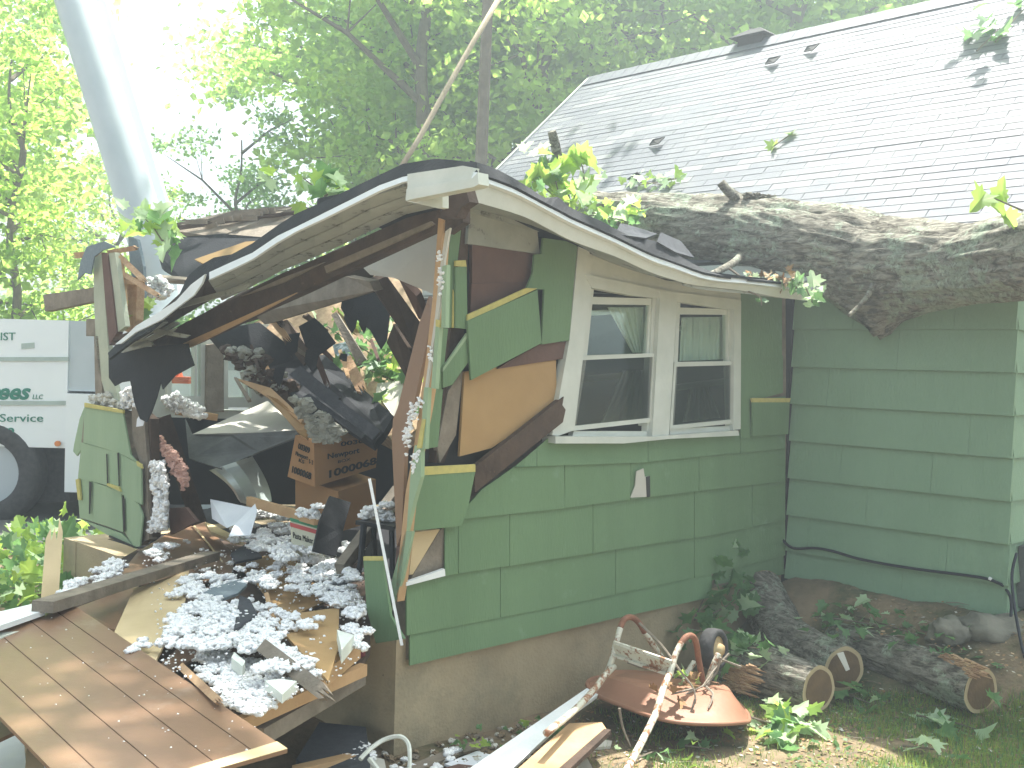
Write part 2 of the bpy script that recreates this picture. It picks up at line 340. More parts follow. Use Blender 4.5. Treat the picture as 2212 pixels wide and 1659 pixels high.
# leaves: lobed outline, slightly folded
LOBE = [(0, 0), (.10, .10), (.34, .02), (.30, .22), (.52, .34), (.34, .44), (.42, .66), (.20, .62), (.16, .82), (0, 1.0),
        (-.16, .82), (-.20, .62), (-.42, .66), (-.34, .44), (-.52, .34), (-.30, .22), (-.34, .02), (-.10, .10)]
def add_leaf(mb, p, x, y, size, mi=0, curl=.25):
    n = x.cross(y); vs = []; jr = R
    for (a, b) in LOBE:
        a *= jr.uniform(.8, 1.2); b *= jr.uniform(.92, 1.08)
        vs.append(p + x * a * size + y * b * size + n * size * (curl * abs(a) * 1.2 - curl * b * b * .5))
    c = p + y * .45 * size - n * size * curl * .1
    vs.append(c); k = len(LOBE)
    mb.add(vs, [(i, (i + 1) % k, k) for i in range(k)], mi)
def rdir(rnd, up=0.0):
    while True:
        v = Vector((rnd.uniform(-1, 1), rnd.uniform(-1, 1), rnd.uniform(-1, 1)))
        if .1 < v.length < 1: v.normalize(); v.z += up; return v.normalized()
def frame(n, rnd):
    a = rdir(rnd); x = (a - n * a.dot(n)).normalized(); return x, n.cross(x)
def leaves_at(mb, centers, n, spread, size, rnd, tilt=.6, mis=(0,), up=Vector((0, 0, 1))):
    for _ in range(n):
        c = rnd.choice(centers); p = c + Vector((rnd.gauss(0, 1), rnd.gauss(0, 1), rnd.gauss(0, .6))) * spread
        nn = (up + rdir(rnd) * tilt).normalized(); x, y = frame(nn, rnd)
        add_leaf(mb, p, x, y, size * rnd.uniform(.45, 1.1), rnd.choice(mis), rnd.uniform(.1, .8) * rnd.choice((-1, 1, 1)))
def leafy_twig(name, label, stems, n, spread, size, seed, mats=('leaf', 'leafw', 'leafy'), w=(0, 0, 0, 1, 2), tilt=1.2, rad=.006, group=None, up=Vector((0, 0, 1))):
    rnd = random.Random(seed); t = thing(name, label, 'leafy twig', stems[0][0], group)
    cs = []
    for st in stems:
        L = smoothline(st, 4); MB().tube(L, [rad * (1 - .6 * i / len(L)) for i in range(len(L))], 5).build('stem', M['barkd'], t); cs += L[len(L) // 3:]
    ml = MB(); leaves_at(ml, cs, n, spread, size, rnd, tilt, w, up); ml.build('leaves', [M[k] for k in mats], t)
    return t
# fluffy clumps: many little knobbly blobs
_bm = bmesh.new(); bmesh.ops.create_icosphere(_bm, subdivisions=2, radius=1)
ICV = np.array([v.co[:] for v in _bm.verts]); ICF = [tuple(v.index for v in f.verts) for f in _bm.faces]; _bm.free()
def blob(mb, p, r, rnd, mi=0, flat=.75, rough=.35):
    off = rnd.uniform(0, 100); V = []
    for v in ICV:
        k = 1 + rough * noise.noise(Vector(v) * 1.9 + Vector((off, 0, 0))) + rough * .5 * noise.noise(Vector(v) * 4.5 + Vector((0, off, 0)))
        V.append((p.x + v[0] * r * k, p.y + v[1] * r * k, p.z + v[2] * r * k * flat))
    mb.add(V, ICF, mi)
def clump(mb, p, R0, rnd, mi=0, n=None):
    n = n or int(12 + R0 * 600)
    for _ in range(n):
        d = rdir(rnd); d.z = abs(d.z) * .7; q = p + Vector((d.x, d.y, d.z * .6)) * R0 * rnd.uniform(.2, 1.0)
        blob(mb, q, rnd.uniform(.004, .011) * (1 + R0 * 7), rnd, mi, rough=.9)
def inpoly(x, y, P):
    c = False; j = len(P) - 1
    for i in range(len(P)):
        if (P[i][1] > y) != (P[j][1] > y) and x < (P[j][0] - P[i][0]) * (y - P[i][1]) / (P[j][1] - P[i][1] + 1e-9) + P[i][0]: c = not c
        j = i
    return c
def scatter_poly(P, n, rnd):
    xs = [p[0] for p in P]; ys = [p[1] for p in P]; out = []
    while len(out) < n:
        x = rnd.uniform(min(xs), max(xs)); y = rnd.uniform(min(ys), max(ys))
        if inpoly(x, y, P): out.append((x, y))
    return out
# ================================================================== SETTING
def build_ground():
    xs = [-300, -120, -60, -30, -16, -10] + [-8 + .5 * i for i in range(10)] + [-3 + .075 * i for i in range(95)] + [4.2, 5, 6.5, 9, 14, 25, 60, 140, 300]
    ys = [-60, -20, -6, -1] + [0 + .25 * i for i in range(10)] + [2.5 + .075 * i for i in range(75)] + [8.2, 8.8, 9.5, 11, 13, 16, 20, 28, 40, 60, 100, 180, 320]
    nx = len(xs); V = []
    for y in ys:
        for x in xs:
            near = -9 < x < 6 and 0 < y < 9
            V.append((x, y, gh(x, y) if near else 0.0))
    F = [(j * nx + i, j * nx + i + 1, (j + 1) * nx + i + 1, (j + 1) * nx + i) for j in range(len(ys) - 1) for i in range(nx - 1)]
    m = MB().add(V, F); o = m.build('ground', M['soil'], kind='structure', smooth=True)
    d = MB(); P = [(-40, 7.6), (-1.2, 7.9), (-1.4, 16), (-40, 16)]
    P = [(-40, 8.6), (-3.0, 9.0), (-3.0, 13), (-40, 13)]
    d.plate([Vector((x, y, .055)) for x, y in P], .05, n=Vector((0, 0, 1))).build('driveway', M['asphalt'], kind='structure')
build_ground()

# ------------------------------------------------------------------ main house
def lap_wall(mb, p0, ud, nd, s0, s1, zs, joints, rnd, out0=.0):
    """lapped siding courses between heights zs, with butt joints"""
    for i in range(len(zs) - 1):
        zb, zt = zs[i], zs[i + 1] + .012
        js = [s0] + sorted(s for s in joints[i % len(joints)] if s0 + .1 < s < s1 - .1) + [s1]
        for a, b in zip(js[:-1], js[1:]):
            j = rnd.uniform(-.002, .002)
            A = p0 + ud * (a + .0008); B = p0 + ud * (b - .0008)
            o1 = out0 + .032 + rnd.uniform(0, .002); o2 = out0 + .006
            q = [A + nd * o1 + Vector((0, 0, zb + j)), B + nd * o1 + Vector((0, 0, zb + j)), B + nd * o2 + Vector((0, 0, zt)), A + nd * o2 + Vector((0, 0, zt))]
            if ud.cross(Vector((0, 0, 1))).dot(nd) < 0: q = [q[1], q[0], q[3], q[2]]
            n = (q[1] - q[0]).cross(q[3] - q[0]).normalized()
            mb.plate(q, .018, n=n)
EAVE_OFF, ROOF_TAN = 0.30, 0.89
ZE = 2.36
house = thing('main_house', 'green lap-sided house with a steep grey shingle roof behind the fallen trunk', 'house', RC + UL * 2.5)
LM = 5.35                                                 # house front length from right corner to left gable
ZW = [PF(1700, y).z for y in (1247, 1187, 1111, 1031, 951, 872, 792.6, 712.5)]
ZW += [ZW[-1] + .235, ZW[-1] + .47, ZW[-1] + .6]
rn = random.Random(3)
lenF = (IC - RC).dot(UL)
mb = MB()
JF = [[.55], [1.15, .3], [.78], [.95, .4], [.2], [1.05], [.62], [.30, .9], [.5]]
lap_wall(mb, RC, UL, NF, -0.030, lenF - .01, ZW, JF, rn)
mb.build('front_wall', M['green_glare'], house)
mb = MB(); lap_wall(mb, RC, UR, NR, 0, 6.0, ZW, [[.4, 1.6, 2.8, 4], [1, 2.2, 3.4, 4.6]], rn); mb.build('side_wall', M['green_glare'], house)
mb = MB()                                                 # solid body of the house (inner walls, gables)
TH = 2.0 * (2.57)
def hp(s, t, z): return RC + UL * s + UR * t + Vector((0, 0, z))
_up = (UR + Vector((0, 0, ROOF_TAN))).normalized(); _n = UL.cross(_up); _n = _n if _n.z > 0 else -_n
_e0 = RC + NF * EAVE_OFF + Vector((0, 0, ZE)); HALF = (hit(1270, 165, _e0, _n) - _e0).dot(_up) / math.sqrt(1 + ROOF_TAN ** 2) - EAVE_OFF
LM = (hit(1270, 165, _e0, _n) - RC).dot(UL) - .06
zr = ZE + ROOF_TAN * (HALF + EAVE_OFF)
for s in (0.012, LM):
    a = [hp(s, .01, 0), hp(s, 2 * HALF, 0), hp(s, 2 * HALF, ZE + .2), hp(s, HALF, zr - .12), hp(s, .01, ZE + .18)]
    mb.plate(a, .05, n=(-UL if s < 1 else UL))
mb.plate([hp(0, .0, 0), hp(LM, .0, 0), hp(LM, .0, ZE + .18), hp(0, .0, ZE + .18)], .05, n=NF)
mb.plate([hp(0, 2 * HALF, 0), hp(LM, 2 * HALF, 0), hp(LM, 2 * HALF, ZE + .18), hp(0, 2 * HALF, ZE + .18)], .05, n=-NF)
mb.build('inner_wall', M['dark'], house)
# roof: deck plus every shingle tab laid in courses
def build_roof():
    up = (UR + Vector((0, 0, ROOF_TAN))).normalized(); n = UL.cross(up)
    if n.z < 0: n = -n
    e0 = RC + NF * EAVE_OFF - UL * .42 + Vector((0, 0, ZE)); Lr = 0
    # fit the ridge and the left rake to the house
    slope = (HALF + EAVE_OFF) * math.sqrt(1 + ROOF_TAN ** 2)
    # left rake where the photo's gable edge meets the roof plane
    q = hit(1270, 165, e0, n); left = (q - e0).dot(UL); global RK
    RK = (q - e0).dot(up); slope = RK
    mbd = MB(); a = e0; b = e0 + UL * left
    mbd.plate([a, b, b + up * slope, a + up * slope], .09, n=n)
    rd = MB(); c = a + up * slope; d = b + up * slope; dn = (UR - Vector((0, 0, ROOF_TAN))).normalized()
    n2 = Vector((n.x, n.y, n.z)); n2 = (-UR * UR.dot(n) * -1); n2 = (dn.cross(UL)).normalized(); n2 = n2 if n2.z > 0 else -n2
    mbd.plate([c, d, d + dn * slope, c + dn * slope], .09, n=n2)
    mbd.build('roof_deck', M['shingb'], house)
    mb = MB(); row = .078; nr = int(slope / row); tab = .305; rr = random.Random(5)
    for i in range(nr + 1):
        t0 = i * row; t1 = min(t0 + row + .02, slope); offs = (i % 2) * .5 + rr.uniform(-.06, .06)
        k = -1; s = -.02
        while s < left + .02:
            s1 = min((k + 1 + offs) * tab, left + .03) if k >= 0 else offs * tab
            if s1 - s > .01:
                h = .006 + rr.uniform(0, .0015) + .002 * noise.noise(Vector((s * .7, i * .5, 0)))
                gap = rr.uniform(.001, .003)
                lf = False
                A = e0 + UL * (s + gap) + up * t0; B = e0 + UL * (s1 - gap) + up * t0
                hb = h + (.035 if lf else 0)
                q = [A + n * (hb + rr.uniform(0, .001)), B + n * hb, B + up * (t1 - t0) + n * .004, A + up * (t1 - t0) + n * .004]
                if (q[1] - q[0]).cross(q[3] - q[0]).dot(n) < 0: q = [q[1], q[0], q[3], q[2]]
                mb.plate(q, .008, n=n, mi=rr.choice((0, 0, 0, 1)))
            s = s1; k += 1
    mb.build('roof_shingles', [M['shing'], M['shing2']], house)
    cap = MB(); k = 0
    s = 0
    while s < left:
        A = c + UL * s; B = c + UL * min(s + .30, left)
        cap.plate([A + n * .017 - up * .13, B + n * .012 - up * .13, B + n * .012 + up * .02 + Vector((0, 0, .01)), A + n * .017 + up * .02 + Vector((0, 0, .01))], .008, n=n)
        s += .14
    cap.build('ridge_cap', M['shing'], house)
    rk = MB(); rk.plate([b + n * .02, b + up * slope + n * .02, b + up * slope - n * .16, b - n * .16], .025, n=UL); rk.build('rake_board', M['white'], house)
    fa = MB(); fa.plate([a - Vector((0, 0, .02)), b - Vector((0, 0, .02)), b - Vector((0, 0, .16)), a - Vector((0, 0, .16))], .025, n=NF)
    fa.build('eave_board', M['white'], house)
    sf = MB(); sf.plate([a - Vector((0, 0, .15)), b - Vector((0, 0, .15)), b + UR * .28 - Vector((0, 0, .15)), a + UR * .28 - Vector((0, 0, .15))], .012, n=Vector((0, 0, -1)))
    sf.build('soffit', M['soffit'], house)
    # roof vent
    v = hit(1625, 88, c, NF); v = c + UL * ((v - c).dot(UL)); vb = MB()
    w = UL * .24; dd = UR * .22
    o = v - w * .5 - dd * .2 - Vector((0, 0, .06))
    vb.box(o, w, dd, Vector((0, 0, .12)))
    p = [o + w * -.25 + Vector((0, 0, .12)) - dd * .25, o + w * 1.25 + Vector((0, 0, .12)) - dd * .25, o + w * 1.25 + dd * 1.25 + Vector((0, 0, .12)), o - w * .25 + dd * 1.25 + Vector((0, 0, .12))]
    top = [o + w * .25 + dd * .3 + Vector((0, 0, .2)), o + w * .75 + dd * .3 + Vector((0, 0, .2)), o + w * .75 + dd * .7 + Vector((0, 0, .2)), o + w * .25 + dd * .7 + Vector((0, 0, .2))]
    vb.add(p + top, [(3, 2, 1, 0), (4, 5, 6, 7), (0, 1, 5, 4), (1, 2, 6, 5), (2, 3, 7, 6), (3, 0, 4, 7)])
    vb.build('roof_vent', M['shingb'], house)
    return e0, up, n
M['shing2'] = mat('grey_roof_shingles_b', (.175, .18, .19), (.125, .135, .15), .55, 3, .5, 250, spots=[(5, .66, (.2, .2, .21), .12)], spec=.55)
E0, RUP, RN = build_roof()
def ROOF(px, py, off=0.03): return hit(px, py, E0 + RN * off, RN)
def PTroof(lst, off=.03): return [ROOF(x, y, off) for x, y in lst]

# ------------------------------------------------------------------ damaged annex
annex = thing('damaged_annex', 'crushed green annex with its front wall torn open and roof collapsed', 'house extension', C0 + UR * .1)
FZ = .46
def interp(P, x):
    if x <= P[0][0]: a, b = P[0], P[1]
    elif x >= P[-1][0]: a, b = P[-2], P[-1]
    else:
        for a, b in zip(P[:-1], P[1:]):
            if a[0] <= x <= b[0]: break
    return a[1] + (b[1] - a[1]) * (x - a[0]) / (b[0] - a[0])
def course(mb, bot, top, xs, o1=.040, o2=.026, plane='R', th=.009):
    for a, b in zip(xs[:-1], xs[1:]):
        xb = [a + .6] + [p[0] for p in bot if a + 2 < p[0] < b - 2] + [b - .6]
        xt = [a + .6] + [p[0] for p in top if a + 2 < p[0] < b - 2] + [b - .6]
        j = R.uniform(-.8, .8); oo = R.uniform(0, .003)
        P = [PT(plane, o1 + oo, x, interp(bot, x) + j) for x in xb] + [PT(plane, o2, x, interp(top, x) - 2) for x in reversed(xt)]
        mb.plate(P, th)
B0 = [(885, 1438), (1120, 1384), (1330, 1336), (1538, 1290)]
B0r = [(1545, 1262), (1697, 1240)]
B1 = [(878, 1373), (1200, 1312), (1540, 1240), (1697, 1200)]
B2 = [(878, 1258), (961, 1244), (1220, 1204), (1540, 1155), (1697, 1122)]
B3 = [(951, 1143), (1002, 1121), (1220, 1098), (1500, 1062), (1697, 1040)]
B4 = [(1113, 1009), (1220, 1005), (1394, 999), (1697, 968)]
sid = MB()
course(sid, B0, B1, [885, 1538], .046, .034)
course(sid, B0r, B1, [1545, 1697], .030, .024)
course(sid, B1, B2, [878, 1081, 1330, 1500, 1697])
course(sid, B2, B3, [961, 990, 1101, 1281, 1500, 1625, 1697])
sid.plate(pts('R', 0, [(1001, 1121, .04), (1220, 1098, .04), (1219, 1003, .028), (1113, 1007, .028), (1040, 1058, .03), (1012, 1090, .034)]), .009)
course(sid, B3, B4, [1220, 1363, 1510, 1697])
course(sid, B4, [(1113, 1009), (1190, 944), (1200, 953), (1400, 946), (1600, 936), (1697, 936)], [1113, 1160, 1400, 1600, 1697])
course(sid, [(1600, 947), (1704, 938)], [(1600, 865), (1704, 858)], [1600, 1622, 1697])
course(sid, [(1600, 872), (1640, 862), (1690, 848)], [(1601, 780), (1695, 770)], [1600, 1692], .036)
course(sid, [(1601, 781), (1695, 771)], [(1601, 618), (1687, 636)], [1600, 1690], .036)
# hole in the siding
sid.build('siding', M['green'], annex)
plate('sheathing', 'R', .018, [(882, 1425), (1700, 1232), (1697, 640), (1600, 620), (1600, 935), (1200, 948), (1040, 1062), (950, 1146), (880, 1262)], .09, M['gwood'], annex)
hp_ = MB().plate(pts('R', .048, [(1375, 1018), (1390, 1012), (1393, 1030), (1404, 1028), (1405, 1073), (1362, 1075), (1372, 1050)]), .004); hp_.build('siding_hole', M['dry'], annex, 'ragged hole in the siding below the window')
plate('hole_shadow_gap', 'R', .052, [(1396, 1030), (1404, 1028), (1405, 1073), (1398, 1074)], .003, M['dark'], annex)
pc = MB(); pc.plate(pts('R', .056, [(1626, 868), (1706, 868), (1703, 938), (1626, 942)]), .010); pc.build('loose_shingle', M['green'], annex, 'loose green shingle beside the inner corner')
plate('shingle_edge', 'R', .058, [(1624, 860), (1708, 860), (1706, 869), (1626, 869)], .012, M['yellow'], annex)
# foundation
fd = MB(); zt = .52
def foot(p, q, h0, h1, nrm, th=.2, mi=0):
    N = 24; 
    for i in range(N):
        a = p.lerp(q, i / N); b = p.lerp(q, (i + 1) / N)
        fd.plate([a - Vector((0, 0, .4)), b - Vector((0, 0, .4)), b + Vector((0, 0, h0 + (h1 - h0) * (i + 1) / N)), a + Vector((0, 0, h0 + (h1 - h0) * i / N))], th, n=nrm)
z0 = PR(885, 1436, .0).z; z1 = PR(1538, 1290, .0).z
fd.plate([C0 - Vector((0, 0, .4)), IC - NR * .03 - Vector((0, 0, .4)), IC - NR * .03 + Vector((0, 0, .47)), C0 + Vector((0, 0, .50))], .2, n=NR)
fd.plate([C0 - Vector((0, 0, .4)), CL - Vector((0, 0, .4)), CL + Vector((0, 0, .47)), C0 + UL * 1.2 + Vector((0, 0, .46)), C0 + UL * .02 + Vector((0, 0, .5))], .2, n=NL)
fd.plate([CL - Vector((0, 0, .4)), CL + UR * 3 - Vector((0, 0, .4)), CL + UR * 3 + Vector((0, 0, .46)), CL + Vector((0, 0, .47))], .2, n=-NR)
fd.build('foundation', M['conc'], annex)
i0 = C0 - NR * .02 - NL * .02
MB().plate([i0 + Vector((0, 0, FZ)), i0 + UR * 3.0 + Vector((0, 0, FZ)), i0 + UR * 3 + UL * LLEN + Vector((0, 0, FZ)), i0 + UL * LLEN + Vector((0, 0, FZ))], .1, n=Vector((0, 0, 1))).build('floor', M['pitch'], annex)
# ------ inside faces: rear wall (the main house wall) and the far left wall with its two windows
mb = MB(); bw = IC + NF * .02
mb.plate([bw + Vector((0, 0, FZ)), bw + UL * (LLEN + .35) + Vector((0, 0, FZ)), bw + UL * (LLEN + .35) + Vector((0, 0, 1.35)), bw + Vector((0, 0, 2.3))], .03, n=NF)
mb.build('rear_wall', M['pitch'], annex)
lw = MB()
for poly in ([(300, 900), (300, 880), (640, 890), (640, 908)],
             [(300, 880), (300, 690), (366, 700), (360, 882)], [(448, 700), (484, 700), (484, 884), (444, 884)], [(556, 700), (640, 700), (640, 890), (556, 888)]):
    lw.plate(pts('B', -.1, poly), .09)
lw.build('far_wall', M['white'], annex)
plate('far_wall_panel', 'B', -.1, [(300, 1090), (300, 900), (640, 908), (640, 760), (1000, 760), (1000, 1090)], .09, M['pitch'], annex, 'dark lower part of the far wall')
for k, (x0, x1, y0, y1) in enumerate(((362, 446, 700, 882), (484, 556, 700, 884))):
    w = MB(); xm = (x0 + x1) / 2
    for q in ([(x0, y0), (x0 + 9, y0), (x0 + 9, y1), (x0, y1)], [(x1 - 12, y0), (x1, y0), (x1, y1), (x1 - 12, y1)], [(x0 + 9, y1 - 26), (x1 - 12, y1 - 26), (x1 - 12, y1 - 4), (x0 + 9, y1 - 4)], [(x1 - 26, y0), (x1 - 20, y0), (x1 - 20, y1 - 26), (x1 - 26, y1 - 26)]):
        w.plate(pts('B', -.06, q), .05)
    wo = w.build('window', M['white'], annex, 'tall window in the far wall ' + ('behind the hanging black felt' if k == 0 else 'right of the grey post'))
    MB().plate(pts('B', -.10, [(x0 + 9, y0), (x1 - 12, y0), (x1 - 12, y1 - 26), (x0 + 9, y1 - 26)]), .004).build('pane', M['glass'], wo)
plate('window_post', 'B', -.03, [(448, 745), (482, 740), (484, 890), (446, 890)], .05, M['gwood'], annex)

# ------ double window in the side wall
win = MB()
win.plate(pts('R', .052, [(1250, 530), (1273, 536), (1278, 615), (1260, 769), (1238, 930), (1205, 942), (1193, 940), (1230, 736), (1239, 644)]), .05)
wino = win.build('window', M['white'], annex, 'racked double window with white trim in the green side wall')
def wp(nm, off, lst, th, m='white'): return plate(nm, 'R', off, lst, th, M[m], wino)
wp('head_casing', .055, [(1263, 592), (1427, 625), (1464, 631), (1600, 648), (1587, 670), (1466, 652), (1423, 644), (1371, 639), (1279, 622)], .05)
wp('mullion', .058, [(1427, 629), (1464, 633), (1445, 939), (1409, 945)], .06)
wp('side_casing', .056, [(1586, 655), (1601, 650), (1600, 927), (1584, 929)], .05)
wp('sill', .075, [(1200, 943), (1413, 943), (1595, 930), (1597, 941), (1446, 948), (1348, 958), (1200, 958)], .09)
wp('inner_stool', .030, [(1240, 931), (1405, 932), (1408, 944), (1236, 944)], .03)
wp('inner_stool', .030, [(1448, 926), (1585, 920), (1585, 931), (1447, 940)], .03)
wp('jamb', .030, [(1276, 623), (1283, 624), (1268, 770), (1243, 930), (1237, 930), (1258, 770)], .04)
wp('jamb', .030, [(1410, 640), (1427, 644), (1411, 940), (1398, 940), (1404, 770)], .04)
wp('jamb', .030, [(1463, 652), (1470, 652), (1464, 782), (1456, 925), (1447, 930)], .04)
wp('jamb', .030, [(1572, 668), (1587, 668), (1586, 925), (1579, 925)], .04)
def sash(outer, inner, off, th, nm='sash'):
    mbs = MB(); k = len(outer)
    for i in range(k): mbs.plate([PR(*outer[i], off), PR(*outer[(i + 1) % k], off), PR(*inner[(i + 1) % k], off), PR(*inner[i], off)], th)
    return mbs.build(nm, M['white'], wino)
sash([(1276, 641), (1412, 645), (1404, 772), (1258, 776)], [(1276, 657), (1403, 659), (1397, 764), (1262, 768)], .022, .025)
sash([(1466, 664), (1580, 668), (1580, 790), (1459, 792)], [(1466, 679), (1571, 680), (1570, 781), (1462, 783)], .022, .025)
sash([(1257, 768), (1415, 763), (1405, 912), (1235, 931)], [(1259, 778), (1411, 771), (1403, 903), (1242, 920)], .040, .018, 'screen_frame')
sash([(1457, 782), (1586, 780), (1584, 915), (1447, 928)], [(1461, 792), (1582, 789), (1580, 906), (1453, 919)], .040, .018, 'screen_frame')
for P in ([(1276, 657), (1403, 659), (1397, 764), (1262, 768)], [(1466, 679), (1571, 680), (1570, 781), (1462, 783)]): wp('pane', .012, P, .003, 'glass')
for P in ([(1259, 778), (1411, 771), (1403, 903), (1242, 920)], [(1461, 792), (1582, 789), (1580, 906), (1453, 919)]): wp('pane', .028, P, .003, 'glass')
def scr():
    m = bpy.data.materials.new('insect_screen_mesh'); m.use_nodes = True; n = m.node_tree.nodes; l = m.node_tree.links
    t = n.new('ShaderNodeBsdfTransparent'); d = n.new('ShaderNodeBsdfDiffuse'); d.inputs[0].default_value = (.05, .06, .055, 1)
    ms = n.new('ShaderNodeMixShader'); ms.inputs[0].default_value = .28; l.new(t.outputs[0], ms.inputs[1]); l.new(d.outputs[0], ms.inputs[2]); l.new(ms.outputs[0], n['Material Output'].inputs[0]); return m
M['scr'] = scr()
for P in ([(1259, 778), (1411, 771), (1403, 903), (1242, 920)], [(1461, 792), (1582, 789), (1580, 906), (1453, 919)]): wp('insect_screen', .034, P, .001, 'scr')
# old inner sashes seen askew through the glass
for P in ([(1262, 672), (1406, 664), (1404, 674), (1262, 683)], [(1250, 815), (1400, 800), (1400, 812), (1250, 828)], [(1395, 800), (1402, 800), (1396, 920), (1388, 920)], [(1462, 705), (1572, 696), (1571, 705), (1462, 716)], [(1455, 832), (1570, 818), (1570, 830), (1455, 846)]):
    wp('inner_sash', -.05, P, .03)
# frieze boards above the window
fz = MB()
fz.plate(pts('R', .030, [(1273, 524), (1600, 608), (1600, 625), (1440, 600), (1273, 556)]), .02)
fz.plate(pts('R', .036, [(1273, 552), (1345, 570), (1440, 594), (1600, 622), (1600, 652), (1462, 632), (1427, 626), (1262, 593)]), .02)
fz.build('frieze_board', M['cream2'] if 'cream2' in M else M['white'], annex)
# ------ torn area between corner and window
def ap(nm, off, lst, th, m, label=None, kind='R'): return plate(nm, kind, off, lst, th, M[m], annex, label)
ap('frieze_board', .030, [(996, 438), (1100, 462), (1250, 512), (1250, 530), (1164, 500), (1016, 458)], .02, 'soffit')
ap('frieze_board', .020, [(1015, 455), (1160, 489), (1166, 549), (1010, 526)], .02, 'soffit', 'weathered pale board under the roof edge')
ap('sheathing_board', .008, [(1020, 524), (1164, 546), (1153, 580), (1138, 609), (1020, 612)], .02, 'bwood')
ap('sheathing_board', .004, [(1019, 613), (1142, 609), (1137, 626), (1016, 682)], .02, 'bwood')
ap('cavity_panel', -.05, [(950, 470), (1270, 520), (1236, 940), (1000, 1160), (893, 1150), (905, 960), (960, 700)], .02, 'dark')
ap('torn_shingle', .05, [(1174, 514), (1248, 524), (1238, 627), (1230, 735), (1170, 744), (1176, 625), (1137, 625), (1151, 590), (1155, 550), (1170, 548)], .012, 'green', 'torn green shingle left of the window')
ap('hanging_shingle', .075, [(1010, 693), (1161, 626), (1170, 741), (1100, 778), (1018, 821)], .012, 'green', 'large green shingle hanging at a slant')
ap('shingle_edge', .07, [(1010, 680), (1137, 622), (1161, 623), (1010, 694)], .012, 'yellow')
ap('sheathing_board', .03, [(1170, 742), (1224, 738), (1220, 774), (1074, 797), (1100, 780)], .02, 'bwood')
ap('plywood_panel', .02, [(1004, 803), (1201, 778), (1203, 872), (1062, 968), (993, 986)], .015, 'orange', 'orange-tan plywood panel in the torn wall')
ap('broken_plank', .06, [(1025, 1009), (1218, 857), (1215, 875), (1222, 885), (1216, 912), (1026, 1064)], .03, 'dwood', 'dark broken plank slanting below the window')
ap('hanging_shingle', .06, [(1009, 724), (1012, 782), (977, 831), (957, 838), (957, 797)], .012, 'green')
ap('shingle_edge', .063, [(1009, 720), (1009, 731), (957, 803), (957, 795)], .012, 'pgreen')
ap('corner_shingle', .06, [(984, 577), (1008, 575), (1010, 711), (984, 708)], .012, 'green')
ap('shingle_edge', .062, [(984, 563), (1006, 562), (1008, 576), (984, 575)], .010, 'yellow')
ap('corner_shingle', .045, [(965, 572), (982, 570), (978, 708), (962, 708)], .012, 'green')
ap('corner_shingle', .045, [(979, 490), (998, 480), (988, 569), (965, 572)], .012, 'green')
ap('shingle_edge', .05, [(979, 625), (983, 640), (984, 708), (977, 708)], .01, 'yellow')
ap('corner_shingle', .05, [(949, 706), (968, 710), (954, 842), (940, 838)], .012, 'green')
ap('corner_shingle', .045, [(925, 838), (957, 841), (946, 965), (918, 970)], .012, 'green')
ap('stud', .0, [(1000, 475), (1016, 470), (1010, 560), (1004, 700), (985, 920), (960, 1000), (940, 1000), (975, 700)], .05, 'dwood')
ap('stud', .01, [(968, 845), (1000, 800), (985, 940), (950, 1000), (945, 965)], .03, 'gwood')
ap('stud', .015, [(893, 1150), (950, 1143), (952, 1230), (884, 1242)], .03, 'ply', 'mottled exposed corner wood low on the corner')
ap('hanging_shingle', .075, [(909, 1026), (1027, 1018), (1012, 1092), (998, 1136), (880, 1148), (892, 1062)], .012, 'green', 'green shingle with a yellow top edge at the torn corner')
ap('shingle_edge', .078, [(909, 1009), (1027, 1003), (1027, 1019), (909, 1027)], .014, 'yellow')
ap('ledger', .055, [(878, 1258), (961, 1229), (962, 1244), (878, 1266)], .02, 'bright')
# seen from the open front: strips on the corner post (front plane)
def lp(nm, off, lst, th, m, label=None): return plate(nm, 'L', off, lst, th, M[m], annex, label)
lp('corner_shingle', .05, [(955, 575), (965, 572), (962, 708), (953, 707)], .02, 'pgreen')
lp('corner_shingle', .05, [(941, 704), (949, 706), (940, 840), (931, 838)], .02, 'pgreen')
lp('shingle_edge', .055, [(941, 690), (950, 692), (949, 707), (941, 705)], .012, 'yellow')
lp('corner_shingle', .05, [(916, 836), (925, 838), (918, 970), (907, 970)], .02, 'pgreen')
lp('shingle_edge', .055, [(912, 905), (918, 906), (910, 968), (900, 968)], .012, 'yellow')
lp('corner_shingle', .05, [(896, 962), (910, 966), (909, 1030), (886, 1033)], .02, 'pgreen')
lp('corner_shingle', .05, [(886, 1033), (909, 1030), (892, 1090), (878, 1148)], .02, 'pgreen')
lp('corner_shingle', .03, [(876, 1148), (892, 1148), (870, 1250), (835, 1339), (826, 1339), (850, 1240)], .012, 'pgreen')
lp('wall_panel_edge', .0, [(926, 640), (905, 700), (859, 880), (849, 905), (846, 945), (857, 1180), (868, 1150), (876, 930), (893, 880), (932, 690)], .02, 'bwood2' if 'bwood2' in M else 'panel', 'reddish brown panelling edge at the opening')
lp('stud', .03, [(947, 471), (958, 475), (946, 640), (936, 780), (920, 880), (898, 1000), (884, 1090), (866, 1250), (858, 1300), (856, 1260), (876, 1065), (890, 990), (906, 880), (922, 760), (935, 640)], .04, 'twood', 'fresh tan corner stud at the opening')
lp('drywall_edge', .045, [(962, 500), (972, 492), (960, 560), (950, 660), (934, 760), (920, 850), (916, 850), (940, 680), (950, 580)], .01, 'dry')
lp('stud', -.02, [(868, 1080), (885, 1080), (876, 1190), (862, 1290), (850, 1290), (856, 1190)], .03, 'bwood')
lp('hanging_shingle', .09, [(785, 1210), (824, 1210), (843, 1330), (872, 1380), (812, 1390), (792, 1317)], .012, 'green', 'green shingle hanging over the foundation corner')
